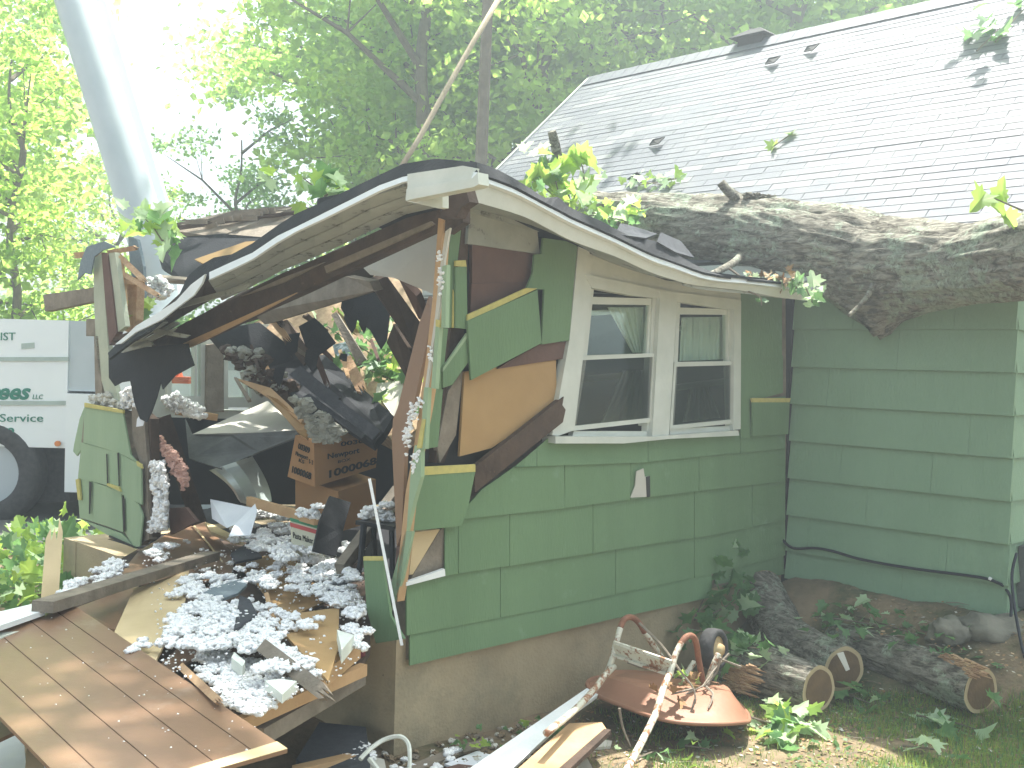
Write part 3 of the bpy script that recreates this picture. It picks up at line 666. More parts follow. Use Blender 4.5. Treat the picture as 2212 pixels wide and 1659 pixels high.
lp('shingle_edge', .093, [(785, 1202), (824, 1202), (824, 1211), (785, 1211)], .012, 'yellow')
# white insulation on the corner edge
rn = random.Random(11); fb = MB()
for (x, y) in [(905, 870), (896, 890), (888, 900), (884, 920), (880, 935), (883, 945), (890, 880), (876, 950), (950, 560), (953, 590), (951, 610), (930, 770), (900, 985), (893, 1000)]:
    for _ in range(14): blob(fb, PLW(x + rn.gauss(0, 3), y + rn.gauss(0, 9), .05), rn.uniform(.003, .009), rn, rough=.9)
fb.build('torn_insulation', M['fluff'], annex, kind='stuff')

# ------ annex roof
def strip(top, bot, off_t, off_b, kind, th, m, nm, label=None, n=4):
    T = smoothline(pts(kind, off_t, top), n); B = smoothline(pts(kind, off_b, bot), n); mb = MB()
    for i in range(len(T) - 1): mb.plate([T[i], T[i + 1], B[i + 1], B[i]], th)
    return mb.build(nm, M[m], annex, label)
OV = .34
TOPR = [(1016, 368), (1108, 402), (1175, 437), (1237, 470), (1329, 511), (1406, 549), (1458, 567), (1531, 593), (1623, 604), (1715, 613), (1795, 620)]
MIDR = [(1016, 383), (1108, 416), (1175, 450), (1237, 483), (1329, 524), (1406, 562), (1458, 580), (1531, 604), (1623, 613), (1715, 624), (1795, 628)]
BOTR = [(1016, 433), (1127, 466), (1190, 497), (1237, 521), (1329, 554), (1402, 587), (1450, 603), (1501, 616), (1605, 628), (1680, 642), (1745, 650)]
strip(TOPR, MIDR, OV + .012, OV + .020, 'R', .02, 'metal', 'drip_edge', 'white metal roof edge bowed by the fallen trunk')
strip([(x, y + 1) for x, y in MIDR], BOTR, OV, OV - .02, 'R', .025, 'white', 'fascia')
strip([(1016, 433), (1127, 466), (1237, 521), (1329, 554), (1402, 587), (1501, 616), (1605, 628), (1700, 640)], [(1010, 447), (1120, 478), (1235, 523), (1300, 560), (1400, 594), (1500, 612), (1600, 620), (1690, 630)], OV - .03, .03, 'R', .015, 'soffit', 'soffit')
# shingle layer above the side fascia, with a ragged curling edge
BL = [(1016, 347), (1060, 360), (1110, 385), (1150, 410), (1178, 427), (1205, 425), (1222, 440), (1240, 452), (1300, 478), (1340, 500), (1372, 512), (1415, 520), (1440, 535), (1480, 560), (1520, 580), (1580, 600), (1650, 604), (1715, 610)]
LOW = [(x, interp(TOPR, x) - 1) for x, _ in BL]
strip(BL, LOW, OV - .02, OV + .025, 'R', .012, 'felt', 'roof_shingles', n=2)
cr = MB()
cr.plate(pts('R', 0, [(1329, 505, OV), (1340, 482, .2), (1372, 490, .1), (1420, 505, .15), (1395, 514, OV)]), .008)
cr.plate(pts('R', 0, [(1420, 522, OV), (1428, 502, .25), (1470, 520, .2), (1500, 556, .25), (1460, 545, OV)]), .008)
cr.build('curled_shingle', M['shingd'], annex, 'curled shingles lifting along the side roof edge')
# the roof deck itself on the side: a thin slab from the eave inwards
NI = 14; S = MB()
Ta = [PR(x, y - 6, OV - .03) for x, y in [(1025, 368), (1108, 402), (1175, 437), (1237, 470), (1329, 511), (1406, 549), (1458, 567), (1531, 593), (1623, 604), (1700, 611)]]
for i in range(len(Ta) - 1):
    a, b = Ta[i], Ta[i + 1]; din = -NR * 1.15 + Vector((0, 0, -.02))
    S.plate([a, b, b + din, a + din], .03, n=Vector((0, 0, 1)))
S.build('roof_deck', M['felt'], annex)
# front eave: fascia strips, soffit boards, rafters
OL = .34
ED = [(1030, 350), (985, 344), (940, 345), (870, 356), (820, 376), (760, 405), (700, 434), (640, 462), (600, 486), (545, 525), (500, 549), (462, 558), (430, 575), (405, 598), (385, 640), (345, 676), (320, 700), (290, 712), (262, 733), (233, 764)]
LOE = [(1030, 372), (985, 366), (940, 366), (870, 380), (820, 398), (760, 428), (700, 458), (640, 488), (600, 508), (545, 545), (500, 566), (470, 590), (445, 600), (420, 625), (392, 655), (350, 690), (322, 715), (292, 732), (265, 752), (236, 775)]
RJ = random.Random(2)
ED = [(x, y + RJ.uniform(-2.5, 2.5)) for x, y in ED for _ in (0,)]
strip(ED, LOE, OL - .02, OL + .01, 'L', .014, 'felt', 'roof_shingles', 'ragged black shingle edge of the collapsed front roof', 1)
strip([(1030, 372), (940, 368), (870, 382), (820, 400), (760, 430), (700, 460), (640, 490), (600, 509), (545, 546), (500, 566), (452, 588)], [(1030, 386), (940, 384), (870, 393), (820, 412), (760, 442), (700, 472), (640, 500), (600, 523), (545, 560), (500, 582), (452, 604)], OL + .015, OL + .02, 'L', .012, 'metal', 'drip_edge', 'white metal edge strip sagging left', 1)
ap('drip_edge', OL + .02, [(443, 592), (436, 612), (418, 638), (383, 664), (350, 690), (322, 704), (293, 718), (262, 742), (248, 744), (275, 722), (293, 704), (340, 676), (380, 650), (412, 615)], .010, 'metal', 'loose white metal strip twisted at the roof end', 'L')
# soffit boards: outer edge at the eave, inner edge at the wall line
so_o = [(950, 392), (880, 400), (800, 424), (740, 455), (680, 483), (620, 512), (560, 552), (500, 582), (450, 606), (400, 650), (350, 695), (290, 735), (246, 752)]
so_i = [(955, 446), (880, 463), (800, 500), (740, 530), (680, 556), (610, 585), (570, 606), (529, 628), (480, 650), (430, 676), (390, 700), (340, 730), (270, 765)]
for i in range(len(so_o) - 1):
    K = 3; sf = MB()
    for k in range(K):                                  # narrow boards running along the eave with dark gaps
        f0 = k / K + .012; f1 = (k + 1) / K - .012
        a0, a1 = PLW(*so_o[i], OL - .02), PLW(*so_o[i + 1], OL - .02); b0, b1 = PLW(*so_i[i], .02), PLW(*so_i[i + 1], .02)
        if i >= 8 and k != R.randrange(3): continue
        e = .004 if i % 2 else 0
        sf.plate([a0.lerp(b0, f0), a1.lerp(b1, f0 + R.uniform(0, .02)), a1.lerp(b1, f1), a0.lerp(b0, f1 - R.uniform(0, .02))], .012)
    if sf.v: sf.build('soffit_section', M['soffit'], annex)
for P in ([(302, 700), (316, 706), (408, 724), (398, 730), (300, 714)], [(280, 742), (380, 708), (372, 716), (288, 752)], [(258, 752), (322, 733), (330, 745), (262, 762)], [(395, 652), (540, 612), (530, 626), (380, 668)]):
    lp('loose_slat', .18, P, .012, 'soffit')
dk = MB()
for i in range(len(so_o) - 1):
    a0, a1 = PLW(*so_o[i], OL - .03), PLW(*so_o[i + 1], OL - .03); b0, b1 = PLW(*so_i[i], .0), PLW(*so_i[i + 1], .0); u = Vector((0, 0, .035))
    dk.plate([a0 + u, a1 + u, b1 + u, b0 + u], .02)
dk.build('eave_deck', M['dwood'], annex)
lp('rafter_beam', .0, [(950, 452), (880, 470), (800, 506), (740, 536), (610, 590), (529, 632), (405, 694), (326, 738), (330, 760), (400, 748), (480, 712), (560, 672), (650, 632), (780, 570), (930, 500), (945, 480)], .05, 'dwood', 'long dark splintered beam under the front eave')
lp('rafter_beam', .02, [(1000, 430), (945, 460), (930, 490), (965, 505), (1000, 480)], .04, 'dwood')
lp('beam_splinter', .03, [(395, 742), (560, 668), (640, 632), (560, 676), (405, 752)], .012, 'twood')
lp('beam_splinter', .03, [(520, 640), (610, 600), (700, 566), (612, 610)], .012, 'gwood')
lp('beam_splinter', .03, [(700, 575), (930, 478), (938, 484), (790, 552), (705, 590)], .012, 'gwood')
# front corner return
lp('cornice_return', OL + .035, [(878, 408), (1020, 385), (1032, 372), (1034, 398), (1022, 404), (876, 433)], .05, 'white', 'white cornice piece hanging at the roof corner')
lp('cornice_return', OL + .02, [(880, 376), (1000, 358), (1022, 362), (1018, 386), (950, 396), (880, 410)], .03, 'white')
lp('cornice_return', OL - .03, [(876, 434), (956, 420), (956, 448), (946, 450)], .03, 'white')
lp('corner_block', .1, [(958, 415), (1006, 408), (1014, 436), (996, 448), (985, 470), (960, 470), (955, 450)], .05, 'dwood')
# inner roof timbers
def yp(nm, lst, th, m, label=None): return plate(nm, 'Y', 0, lst, th, M[m], annex, label)
yp('header_beam', [(547, 677, 6.2), (746, 597, 5.6), (798, 608, 5.4), (808, 628, 5.4), (572, 701, 6.2)], .06, 'gwood', 'cracked grey header under the roof')
yp('ceiling_panel', [(778, 572, 5.5), (952, 498, 5.05), (938, 636, 5.1), (905, 622, 5.2), (850, 600, 5.3), (800, 594, 5.45)], .012, 'dry', 'torn white ceiling panel in the gable')
yp('roof_underside', [(960, 468, 5.2), (830, 545, 5.6), (800, 612, 6.2), (560, 690, 6.9), (330, 748, 6.8), (500, 650, 6.6), (700, 560, 6.0), (930, 458, 5.2)], .03, 'dwood')
for k in range(7):
    x = 640 + k * 40; yp('lath', [(x, 640 - k * 22, 5.9 - k * .1), (x + 44, 618 - k * 22, 5.8 - k * .1), (x + 46, 626 - k * 22, 5.8 - k * .1), (x + 2, 648 - k * 22, 5.9 - k * .1)], .015, R.choice(('bwood', 'torn2', 'gwood')) if False else R.choice(('bwood', 'gwood')))
yp('rafter', [(800, 612, 5.9), (836, 596, 5.9), (925, 720, 6.2), (905, 770, 6.2)], .06, 'dwood')
yp('rafter', [(860, 600, 5.7), (900, 640, 5.7), (920, 690, 5.8), (905, 690, 5.8)], .05, 'bwood')
yp('rafter', [(835, 740, 6.3), (850, 700, 6.2), (905, 790, 6.2), (885, 830, 6.2)], .05, 'dwood')
# ================================================================== DEBRIS AND THINGS
def T(name, label, cat, kind, off, lst, th, m, group=None):
    return plate(name, kind, off, lst, th, M[m], None, label, cat, group)
# ---- left corner of the annex still standing
lc = thing('broken_corner_post', 'cluster of snapped studs and siding standing at the far left corner', 'broken post', PLW(240, 1120, 0))
def cp(nm, off, lst, th, m, label=None): return plate(nm, 'L', off, lst, th, M[m], lc, label)
cp('siding_board', .0, [(201, 560), (220, 546), (226, 640), (233, 744), (240, 800), (258, 872), (232, 868), (213, 800), (207, 740), (203, 650)], .03, 'post')
cp('stud', .03, [(219, 545), (231, 546), (241, 620), (252, 719), (236, 746), (228, 660)], .04, 'bwood')
cp('siding_board', .02, [(232, 547), (248, 545), (261, 634), (271, 705), (252, 719), (242, 620)], .03, 'post')
cp('stud', .0, [(249, 548), (256, 552), (263, 610), (266, 660), (258, 640)], .03, 'twood')
cp('stud', -.1, [(264, 605), (297, 598), (293, 690), (282, 720), (270, 715)], .05, 'torn')
cp('stud', .0, [(203, 726), (212, 726), (222, 860), (206, 868)], .05, 'gwood')
cp('stud', .02, [(284, 860), (310, 880), (318, 1000), (322, 1165), (300, 1175), (306, 1010), (286, 950)], .05, 'gwood')
cp('stud', .0, [(308, 890), (326, 905), (330, 1160), (318, 1170)], .05, 'dwood')
cp('broken_rafter_end', -.05, [(93, 637), (205, 620), (207, 650), (97, 673)], .05, 'gwood')
cp('broken_rafter_end', -.05, [(186, 689), (210, 688), (207, 724), (186, 726)], .05, 'gwood')
cp('felt_flap', .05, [(167, 605), (174, 564), (187, 533), (225, 521), (250, 533), (222, 540), (203, 555), (196, 593), (182, 590)], .008, 'blueg')
cp('metal_slat', -.2, [(277, 510), (296, 517), (309, 575), (313, 660), (300, 670), (280, 575)], .02, 'blueg')
sp = MB()
for a, b, w in (((252, 548), (309, 603), .035), ((259, 587), (338, 636), .03), ((262, 608), (300, 612), .02), ((232, 546), (290, 536), .03), ((215, 548), (160, 552), .04), ((255, 556), (268, 620), .03)):
    sp.splinter(PLW(*a, -.02), PLW(*b, -.04), w, .015)
sp.build('splinters', M['torn'], lc)
# left wall chunk
wc = thing('front_wall_remnant', 'pale green cracked piece of the front wall on its grey foundation', 'wall piece', PLW(240, 1180, 0))
w = MB()
for P in ([(182, 878), (265, 892), (282, 983), (294, 997), (253, 977), (180, 956)], [(176, 956), (253, 977), (297, 1000), (304, 1006), (306, 1090), (282, 1079), (229, 1048), (190, 1038), (168, 1036)],
          [(166, 1036), (193, 1032), (196, 1040), (229, 1050), (262, 1066), (266, 1150), (235, 1138), (172, 1118)], [(268, 1068), (300, 1090), (308, 1115), (302, 1180), (290, 1182), (270, 1150)], [(176, 1122), (262, 1152), (294, 1186), (236, 1158)]):
    w.plate(pts('L', .045 + R.uniform(0, .008), P), .010)
w.build('shingles', M['pgreen'], wc)
for P in ([(182, 870), (265, 886), (266, 893), (182, 879)], [(294, 996), (304, 1003), (306, 1012), (296, 1006)], [(163, 1036), (170, 1034), (174, 1080), (168, 1080)], [(230, 1048), (260, 1062), (256, 1052), (232, 1044)]):
    MB().plate(pts('L', .062, P), .012).build('shingle_edge', M['yellow'], wc)
w = MB()
for a in ([(253, 978), (256, 978), (258, 1050), (256, 1050)], [(229, 980), (231, 981), (233, 1046), (231, 1046)], [(192, 1040), (197, 1042), (194, 1110), (192, 1110)], [(264, 1072), (268, 1078), (270, 1150), (266, 1145)], [(236, 1156), (290, 1180), (289, 1184), (234, 1160)]):
    w.plate(pts('L', .060, a), .003)
w.build('crack', M['dark'], wc)
plate('backing', 'L', .03, [(184, 872), (262, 888), (290, 995), (306, 1010), (308, 1110), (296, 1180), (172, 1120), (168, 1036)], .07, M['gwood'], wc)
plate('bent_shingle', 'L', .0, [(182, 880), (172, 905), (160, 960), (158, 975), (166, 985), (176, 970), (180, 930)], .01, M['pgreen'], wc)
# hanging black felt
T('roofing_felt', 'large torn black roofing felt hanging from the eave end', 'roofing felt', 'L', .12, [(234, 760), (330, 748), (405, 742), (411, 765), (419, 789), (378, 811), (351, 841), (347, 825), (338, 859), (327, 890), (316, 912), (302, 905), (290, 870), (281, 823), (262, 826), (248, 834), (235, 816)], .006, 'felt')
T('roofing_felt', 'black felt sheet hanging below the cracked grey header', 'roofing felt', 'Y', 6.4, [(645, 705), (679, 686), (700, 705), (726, 741), (682, 773), (660, 748)], .006, 'felt')
T('roofing_felt', 'wide black felt flap hanging under the white ceiling panel', 'roofing felt', 'Y', 6.5, [(749, 650), (798, 620), (845, 655), (836, 735), (823, 756), (800, 714), (770, 690)], .006, 'felt')
# collapsed roof piece diagonal inside
rf = thing('fallen_roof_section', 'slanting fallen roof section with black deck and grey shingles inside the opening', 'roof section', D(750, 930, 6.4))
def rp(nm, lst, th, m, label=None): return plate(nm, 'Y', 0, lst, th, M[m], rf, label)
rp('deck', [(445, 716, 7.0), (560, 696, 7.0), (657, 772, 6.8), (700, 766, 6.8), (798, 852, 6.4), (850, 898, 6.0), (829, 935, 5.9), (806, 960, 5.9), (730, 900, 6.1), (640, 860, 6.4), (560, 800, 6.8), (470, 745, 7.0)], .05, 'felt')
rp('shingle_strip', [(624, 809, 6.1), (648, 790, 6.1), (734, 858, 5.9), (731, 862, 5.9), (823, 931, 5.7), (804, 950, 5.7), (712, 878, 5.9)], .012, 'shingd', 'grey shingle strip on the fallen roof piece')
rp('shingle_strip', [(655, 856, 6.0), (668, 850, 6.0), (790, 938, 5.8), (780, 948, 5.8)], .012, 'shingd')
rk_ = random.Random(61)
for k in range(26):
    x = rk_.uniform(520, 860); y = rk_.uniform(640, 860) + (x - 520) * .12; a = rk_.uniform(.5, 1.3); L = rk_.uniform(35, 95); w_ = rk_.uniform(4, 9); d_ = rk_.uniform(6.2, 7.0)
    if 690 < x < 860 and 690 < y < 850 and rk_.random() < .6: continue
    q_ = MB(); q_.splinter(D(x, y, d_), D(x + L * math.cos(a), y + L * math.sin(a), d_ + rk_.uniform(-.3, .3)), w_ / 2300 * d_ * 1.6, .02); q_.build('lath', M[rk_.choice(('dwood', 'dwood', 'gwood', 'bwood', 'twood'))], rf)
for k in range(9):
    x = rk_.uniform(560, 800); y = rk_.uniform(640, 800); d_ = rk_.uniform(6.2, 6.6); w_ = rk_.uniform(14, 34)
    rp('felt_scrap', [(x, y, d_), (x + w_, y + rk_.uniform(-8, 8), d_), (x + w_ * rk_.uniform(.6, 1.1), y + w_ * rk_.uniform(.9, 1.5), d_), (x + w_ * .4, y + w_ * rk_.uniform(1.2, 2.0), d_), (x - 4, y + w_ * .8, d_)], .004, 'felt')
rp('rafter', [(590, 700, 6.9), (620, 690, 6.9), (670, 760, 6.7), (655, 790, 6.7)], .05, 'dwood')
rp('rafter', [(715, 680, 6.8), (727, 674, 6.8), (790, 775, 6.6), (773, 790, 6.6)], .05, 'gwood')
rp('board', [(574, 852, 6.3), (600, 862, 6.2), (672, 925, 6.0), (660, 945, 6.0), (640, 930, 6.0), (590, 872, 6.2)], .03, 'orange')
rp('board', [(506, 815, 6.5), (585, 838, 6.4), (620, 870, 6.2), (655, 905, 6.0), (650, 912, 6.0), (610, 880, 6.2), (560, 846, 6.4)], .02, 'twood')
rp('board', [(505, 815, 6.4), (512, 815, 6.4), (542, 862, 6.2), (534, 864, 6.2)], .02, 'gwood')
s = MB(); s.splinter(D(746, 772, 6.5), D(781, 838, 6.3), .07, .03); s.build('splinter', M['torn'], rf)
rn = random.Random(21); m1 = MB(); m2 = MB()
for (x, y) in scatter_poly([(470, 745), (560, 760), (640, 840), (650, 880), (560, 850), (520, 800)], 70, rn):
    blob(rn.choice((m1, m1, m2)), D(x, y, 6.5), rn.uniform(.02, .045), rn, rough=.8)
for (x, y) in scatter_poly([(630, 855), (660, 865), (740, 930), (728, 955), (680, 950), (650, 900)], 90, rn): blob(m2, D(x, y, 5.9), rn.uniform(.014, .035), rn, rough=.8)
m1.build('rotten_bits', M['dwood'], rf, kind='stuff'); m2.build('insulation', M['gfluff'], rf, kind='stuff')
# far brown shingled roof remnant sticking up at the left rear
rr_ = thing('torn_roof_remnant', 'brown torn edge of shingled roof sticking up behind the collapsed eave', 'roof section', D(500, 560, 8.0))
def rq(nm, lst, th, m): return plate(nm, 'Y', 0, lst, th, M[m], rr_)
rq('roof_boards', [(346, 488, 8.0), (400, 478, 8.0), (475, 466, 8.0), (508, 454, 7.8), (644, 444, 7.6), (690, 452, 7.6), (600, 520, 7.2), (470, 512, 7.6), (400, 510, 7.9), (372, 498, 8.0)], .04, 'gwood')
rq('roof_boards', [(355, 492, 7.95), (500, 470, 7.7), (640, 456, 7.5), (645, 462, 7.5), (500, 480, 7.7), (380, 497, 7.9)], .02, 'dwood')
rq('felt', [(340, 546, 7.9), (392, 512, 7.8), (480, 505, 7.5), (600, 515, 7.1), (470, 590, 7.0), (400, 610, 7.2), (350, 580, 7.7)], .03, 'felt')
rq('board', [(420, 560, 7.3), (530, 522, 7.1), (560, 520, 7.0), (460, 580, 7.1)], .02, 'orange')
rq('board', [(330, 598, 7.4), (400, 604, 7.2), (420, 616, 7.2), (332, 610, 7.4)], .04, 'gwood')
sl = MB()
for k in range(16):
    x = rn.uniform(350, 620); y = interp([(346, 492), (475, 470), (644, 448)], x) + rn.uniform(-3, 14)
    sl.splinter(D(x, y, 7.6), D(x - rn.uniform(20, 60), y + rn.uniform(-2, 9), 7.7), .035, .012)
sl.build('broken_slats', M['gwood'], rr_)
# sunlit rubble mound seen through the roof hole
mnd = MB(); G0 = []
for (x, y, d) in [(545, 700, 8.2), (575, 680, 8.2), (640, 660, 8.2), (760, 610, 8.2), (900, 560, 8.2), (930, 900, 7.0), (860, 960, 6.6), (800, 930, 6.8), (700, 860, 7.4), (600, 760, 7.8)]: G0.append(D(x, y, d))
mnd.plate(G0, .1); mnd.build('rubble_heap', M['chips'], None, 'heap of sunlit roof rubble inside the rear of the annex', 'rubble')
T('roof_slab', 'pale tan slab of decking lying on the rubble heap', 'board', 'Y', 0, [(815, 828, 6.5), (868, 822, 6.5), (882, 880, 6.3), (850, 900, 6.3), (812, 848, 6.4)], .03, 'dry')
T('roof_slab', 'bluish shingle slab lying high on the rubble heap', 'board', 'Y', 0, [(718, 745, 7.2), (760, 735, 7.2), (778, 775, 7.0), (730, 790, 7.0)], .02, 'blueg')
leafy_twig('leafy_branch', 'heap of cut oak leaves lying on the rubble inside the roof hole', [[D(700, 700, 7.4), D(760, 740, 7.0), D(850, 790, 6.7)], [D(780, 700, 7.2), D(860, 720, 6.8)], [D(800, 800, 6.7), D(870, 830, 6.5)], [D(740, 680, 7.4), D(800, 740, 7.1)]], 130, .13, .13, 31, w=(0, 0, 0, 0, 1, 2))
# ---- big wall panelling sheets
def grooves(mb, P4, n, off):
    a, b, c, d = P4; nn = (b - a).cross(d - a).normalized(); nn = nn if nn.z > 0 else -nn
    for i in range(1, n):
        f = i / n + R.uniform(-.03, .03); p = a.lerp(b, f) + nn * off; q = d.lerp(c, f) + nn * off; e = (b - a).normalized() * .0022
        mb.plate([p - e, p + e, q + e, q - e], .002, n=nn, mi=1)
def sheet(label, P, th, m, gr=None, n=None, name='panelling_sheet', cat='wall panelling'):
    mb = MB().plate(P, th, n=n)
    if gr: grooves(mb, gr, 6, .0022)
    return mb.build(name, [M[m], M['panelg']], None, label, cat)
A = Z(163, 1309, .66); B = Z(621, 1618, .55); Cn = Z(330, 1850, .50); Dn = Z(-190, 1420, .60)
# rectangular sheet: long side A-B, short side A-Dn
AB = (B - A); AD = (Z(-90, 1398, .63) - A); AD = AD - AB * (AD.dot(AB) / AB.dot(AB)); _q = Z(0, 1504, .60) - A; _q = _q - AB * (_q.dot(AB) / AB.dot(AB)); AD = AD.normalized() * _q.length * 1.08
EX = AB.normalized()
PQ = [A, B, B + AD, A + AD]
mb = MB().plate(PQ, .012, n=(AB.cross(AD)).normalized() * (1 if AB.cross(AD).z > 0 else -1))
mb.mi = [0] * len(mb.f); nn = AB.cross(AD).normalized(); nn = nn if nn.z > 0 else -nn
for f in (.15, .36, .60, .84):
    p = A + AD * f + nn * .0015; q = B + AD * f + nn * .0015; e = AD.normalized() * .0014
    mb.plate([p - e, q - e, q + e, p + e], .001, n=nn, mi=1)
mb.plate([B - EX * .06 + nn * .002, B + nn * .002, B + AD * .55 + nn * .002, B + AD * .55 - EX * .045 + nn * .002], .002, n=nn, mi=2)
mb.build('panelling_sheet', [M['panel'], M['panelg'], M['ply']], None, 'largest brown grooved panelling sheet across the lower left', 'wall panelling')
dsheet = [
 ('brown panelling sheet wedged under the largest one at the left', [(-60, 1470), (30, 1530), (78, 1560), (0, 1596), (-60, 1610)], .42, 'panel'),
 ('brown panelling with a tan split line below the broken left wall', [(365, 1150), (414, 1130), (442, 1124), (475, 1165), (508, 1204), (500, 1240), (442, 1255), (250, 1262), (271, 1225), (300, 1190)], .54, 'panel'),
 ('brown panelling strip between the long plank and the pale plywood', [(150, 1318), (300, 1262), (290, 1290), (262, 1362), (230, 1356), (175, 1320)], .56, 'panel'),
 ('short brown panelling piece beside the tip of the pale plywood', [(345, 1436), (410, 1375), (462, 1368), (480, 1387), (370, 1450)], .55, 'panel'),
 ('tan hardboard sheet under the insulation in mid debris', [(510, 1216), (621, 1188), (677, 1255), (700, 1300), (620, 1335), (577, 1290), (550, 1252)], .56, 'orange'),
 ('triangular tan hardboard piece pointing down near the foundation', [(560, 1340), (600, 1330), (733, 1312), (730, 1400), (709, 1471), (620, 1375)], .62, 'orange'),
 ('pale plywood sheet beside the largest panelling', [(289, 1272), (408, 1232), (400, 1300), (376, 1350), (336, 1428), (247, 1365)], .60, 'ply')]
for lab, P, z, m in dsheet:
    Q = [(x, y, z + R.uniform(-.008, .008)) for x, y in P]
    T('panelling_sheet' if m == 'panel' else 'plywood_sheet', lab, 'wall panelling' if m == 'panel' else 'plywood sheet', 'Z', z, Q, .012, m)
gm = MB()
gg = []
tan_line = MB().plate(pts('Z', .556, [(414, 1132), (418, 1131), (482, 1212), (480, 1214)]), .004, n=Vector((0, 0, 1))).build('split_strip', M['ply'], None, 'thin split strip lying on the upper brown panelling', 'wood strip')
# platform that carries the rubble (fallen front wall) and its broken edge boards
T('fallen_wall_section', 'fallen front wall section under the insulation with dark gap below', 'wall section', 'Z', .50, [(60, 1320), (300, 1185), (560, 1160), (800, 1220), (800, 1400), (778, 1436), (535, 1548), (470, 1530), (163, 1330)], .03, 'dwood')
for lab, a, b, wd, z, m in (('tan edge board along the lower rim of the debris', (515, 1566), (785, 1446), .045, .49, 'twood'), ('darker edge board under the rim of the debris', (560, 1592), (782, 1462), .06, .42, 'gwood'),
                       ('short fresh lumber offcut beside the maroon cloth', (690, 1470), (770, 1405), .06, .55, 'twood')):
    MB().beam(Z(*a, z), Z(*b, z), wd, .035).build('edge_board', M[m], None, lab, 'board')
MB().beam(Z(92, 1311, .70), Z(458, 1200, .60), .045, .09).build('long_plank', M['gwood'], None, 'long weathered plank crossing the debris from lower left', 'plank')
T('white_trim_board', 'long white trim board at the far left edge', 'trim board', 'Z', .68, [(-60, 1335), (92, 1299), (97, 1318), (-60, 1372)], .02, 'bright')
T('white_trim_board', 'narrow white strip under the white trim board at far left', 'trim board', 'Z', .64, [(-60, 1385), (92, 1338), (93, 1346), (-60, 1398)], .02, 'white')
T('lumber_board', 'tan board poking out below the largest panelling', 'board', 'Z', .35, [(62, 1560), (98, 1580), (92, 1690), (52, 1690)], .03, 'ply')
T('white_sheet', 'sunlit white sheet at the lower left edge', 'plastic sheet', 'Z', .22, [(-40, 1600), (50, 1580), (60, 1700), (-40, 1700)], .01, 'bright')
T('white_sheet', 'pale crumpled sheet beside the tan board at lower left', 'plastic sheet', 'Z', .2, [(96, 1610), (150, 1640), (190, 1690), (92, 1700)], .01, 'paper')
s = MB(); s.splinter(D(107, 1297, 4.9), D(118, 1147, 5.2), .075, .02); s.build('broken_stake', M['ply'], None, 'upright splintered tan stake left of the grey foundation', 'broken board')
T('wood_splinter', 'thin tan splinter lying over the edge of the upper panelling', 'wood splinter', 'Z', .62, [(442, 1127), (462, 1134), (528, 1168), (527, 1172), (500, 1166), (456, 1148)], .02, 'ply')
s = MB(); s.splinter(Z(563, 1392, .66), Z(700, 1497, .60), .05, .02, n=3); s.build('splintered_plank', M['gwood'], None, 'sharp splintered grey plank jutting toward the foundation corner', 'plank')
s = MB(); s.splinter(Z(575, 1280, .64), Z(592, 1345, .62), .02, .015); s.build('wood_splinter', M['twood'], None, 'small tan splinter upright in the insulation', 'wood splinter')
s = MB(); s.splinter(Z(388, 1437, .61), Z(470, 1512, .60), .025, .015); s.build('pink_splinter', M['torn'], None, 'pinkish torn strip along the edge of the largest panelling', 'wood splinter')
T('grey_slate', 'pale blue-grey shingle piece among the insulation', 'shingle piece', 'Z', .635, [(415, 1312), (440, 1280), (458, 1269), (522, 1250), (534, 1262), (514, 1281), (450, 1305)], .012, 'blueg')
T('dark_slate', 'dark blue-grey square shingle in the middle of the insulation', 'shingle piece', 'Z', .66, [(518, 1285), (540, 1295), (556, 1326), (505, 1362), (512, 1320)], .012, 'shingd')
T('dark_slate', 'dark shingle piece at the top edge of the tan hardboard', 'shingle piece', 'Z', .62, [(498, 1196), (538, 1170), (566, 1202), (510, 1214)], .012, 'shingd')
T('dark_slate', 'small dark shingle near the black stool leg', 'shingle piece', 'Z', .64, [(706, 1264), (755, 1242), (742, 1283), (712, 1292)], .012, 'shingd')
T('foam_block', 'ribbed white foam piece near the tip of the splintered plank', 'foam block', 'Z', .62, [(572, 1470), (606, 1466), (641, 1471), (610, 1500)], .03, 'foam')
T('foam_block', 'ribbed white foam wedge left of the hanging green shingle', 'foam block', 'Z', .66, [(728, 1360), (765, 1372), (738, 1404)], .05, 'foam')
T('foam_block', 'small white foam bar half buried in insulation', 'foam block', 'Z', .62, [(506, 1408), (530, 1428), (524, 1440), (500, 1420)], .04, 'foam')
cl_ = MB(); rn = random.Random(77)
for k in range(6): blob(cl_, Z(770 + rn.uniform(-9, 9), 1408 + rn.uniform(-14, 14), .5), rn.uniform(.03, .045), rn, rough=.7)
cl_.build('maroon_cloth', M['maroon'], None, 'crumpled maroon cloth against the foundation corner', 'cloth', smooth=True)
# ---- inside the room
def carton(name, label, TL, TM, TR, BLp, BM, BR, d, depth_in):
    t = thing(name, label, 'cardboard box', D(BM[0], BM[1], d))
    p = lambda q, dd: D(q[0], q[1], dd)
    tm, bm_ = p(TM, d), p(BM, d); tl, bl = p(TL, d + .18), p(BLp, d + .18); tr, br = p(TR, d + .30), p(BR, d + .30)
    back_t = tl + tr - tm; back_b = bl + br - bm_
    mb = MB().add([tl, tm, tr, back_t, bl, bm_, br, back_b], [(0, 1, 5, 4), (1, 2, 6, 5), (2, 3, 7, 6), (3, 0, 4, 7), (0, 3, 2, 1), (4, 5, 6, 7)])
    mb.build('carton', M['card'], t)
    return t, (tl, tm, bl, bm_), (tm, tr, bm_, br)
cb, LF, RF = carton('cardboard_box', 'printed cardboard box tilted on top of a plain one', (638, 940), (678, 958), (818, 940), (621, 1030), (680, 1052), (812, 1010), 5.95, .3)
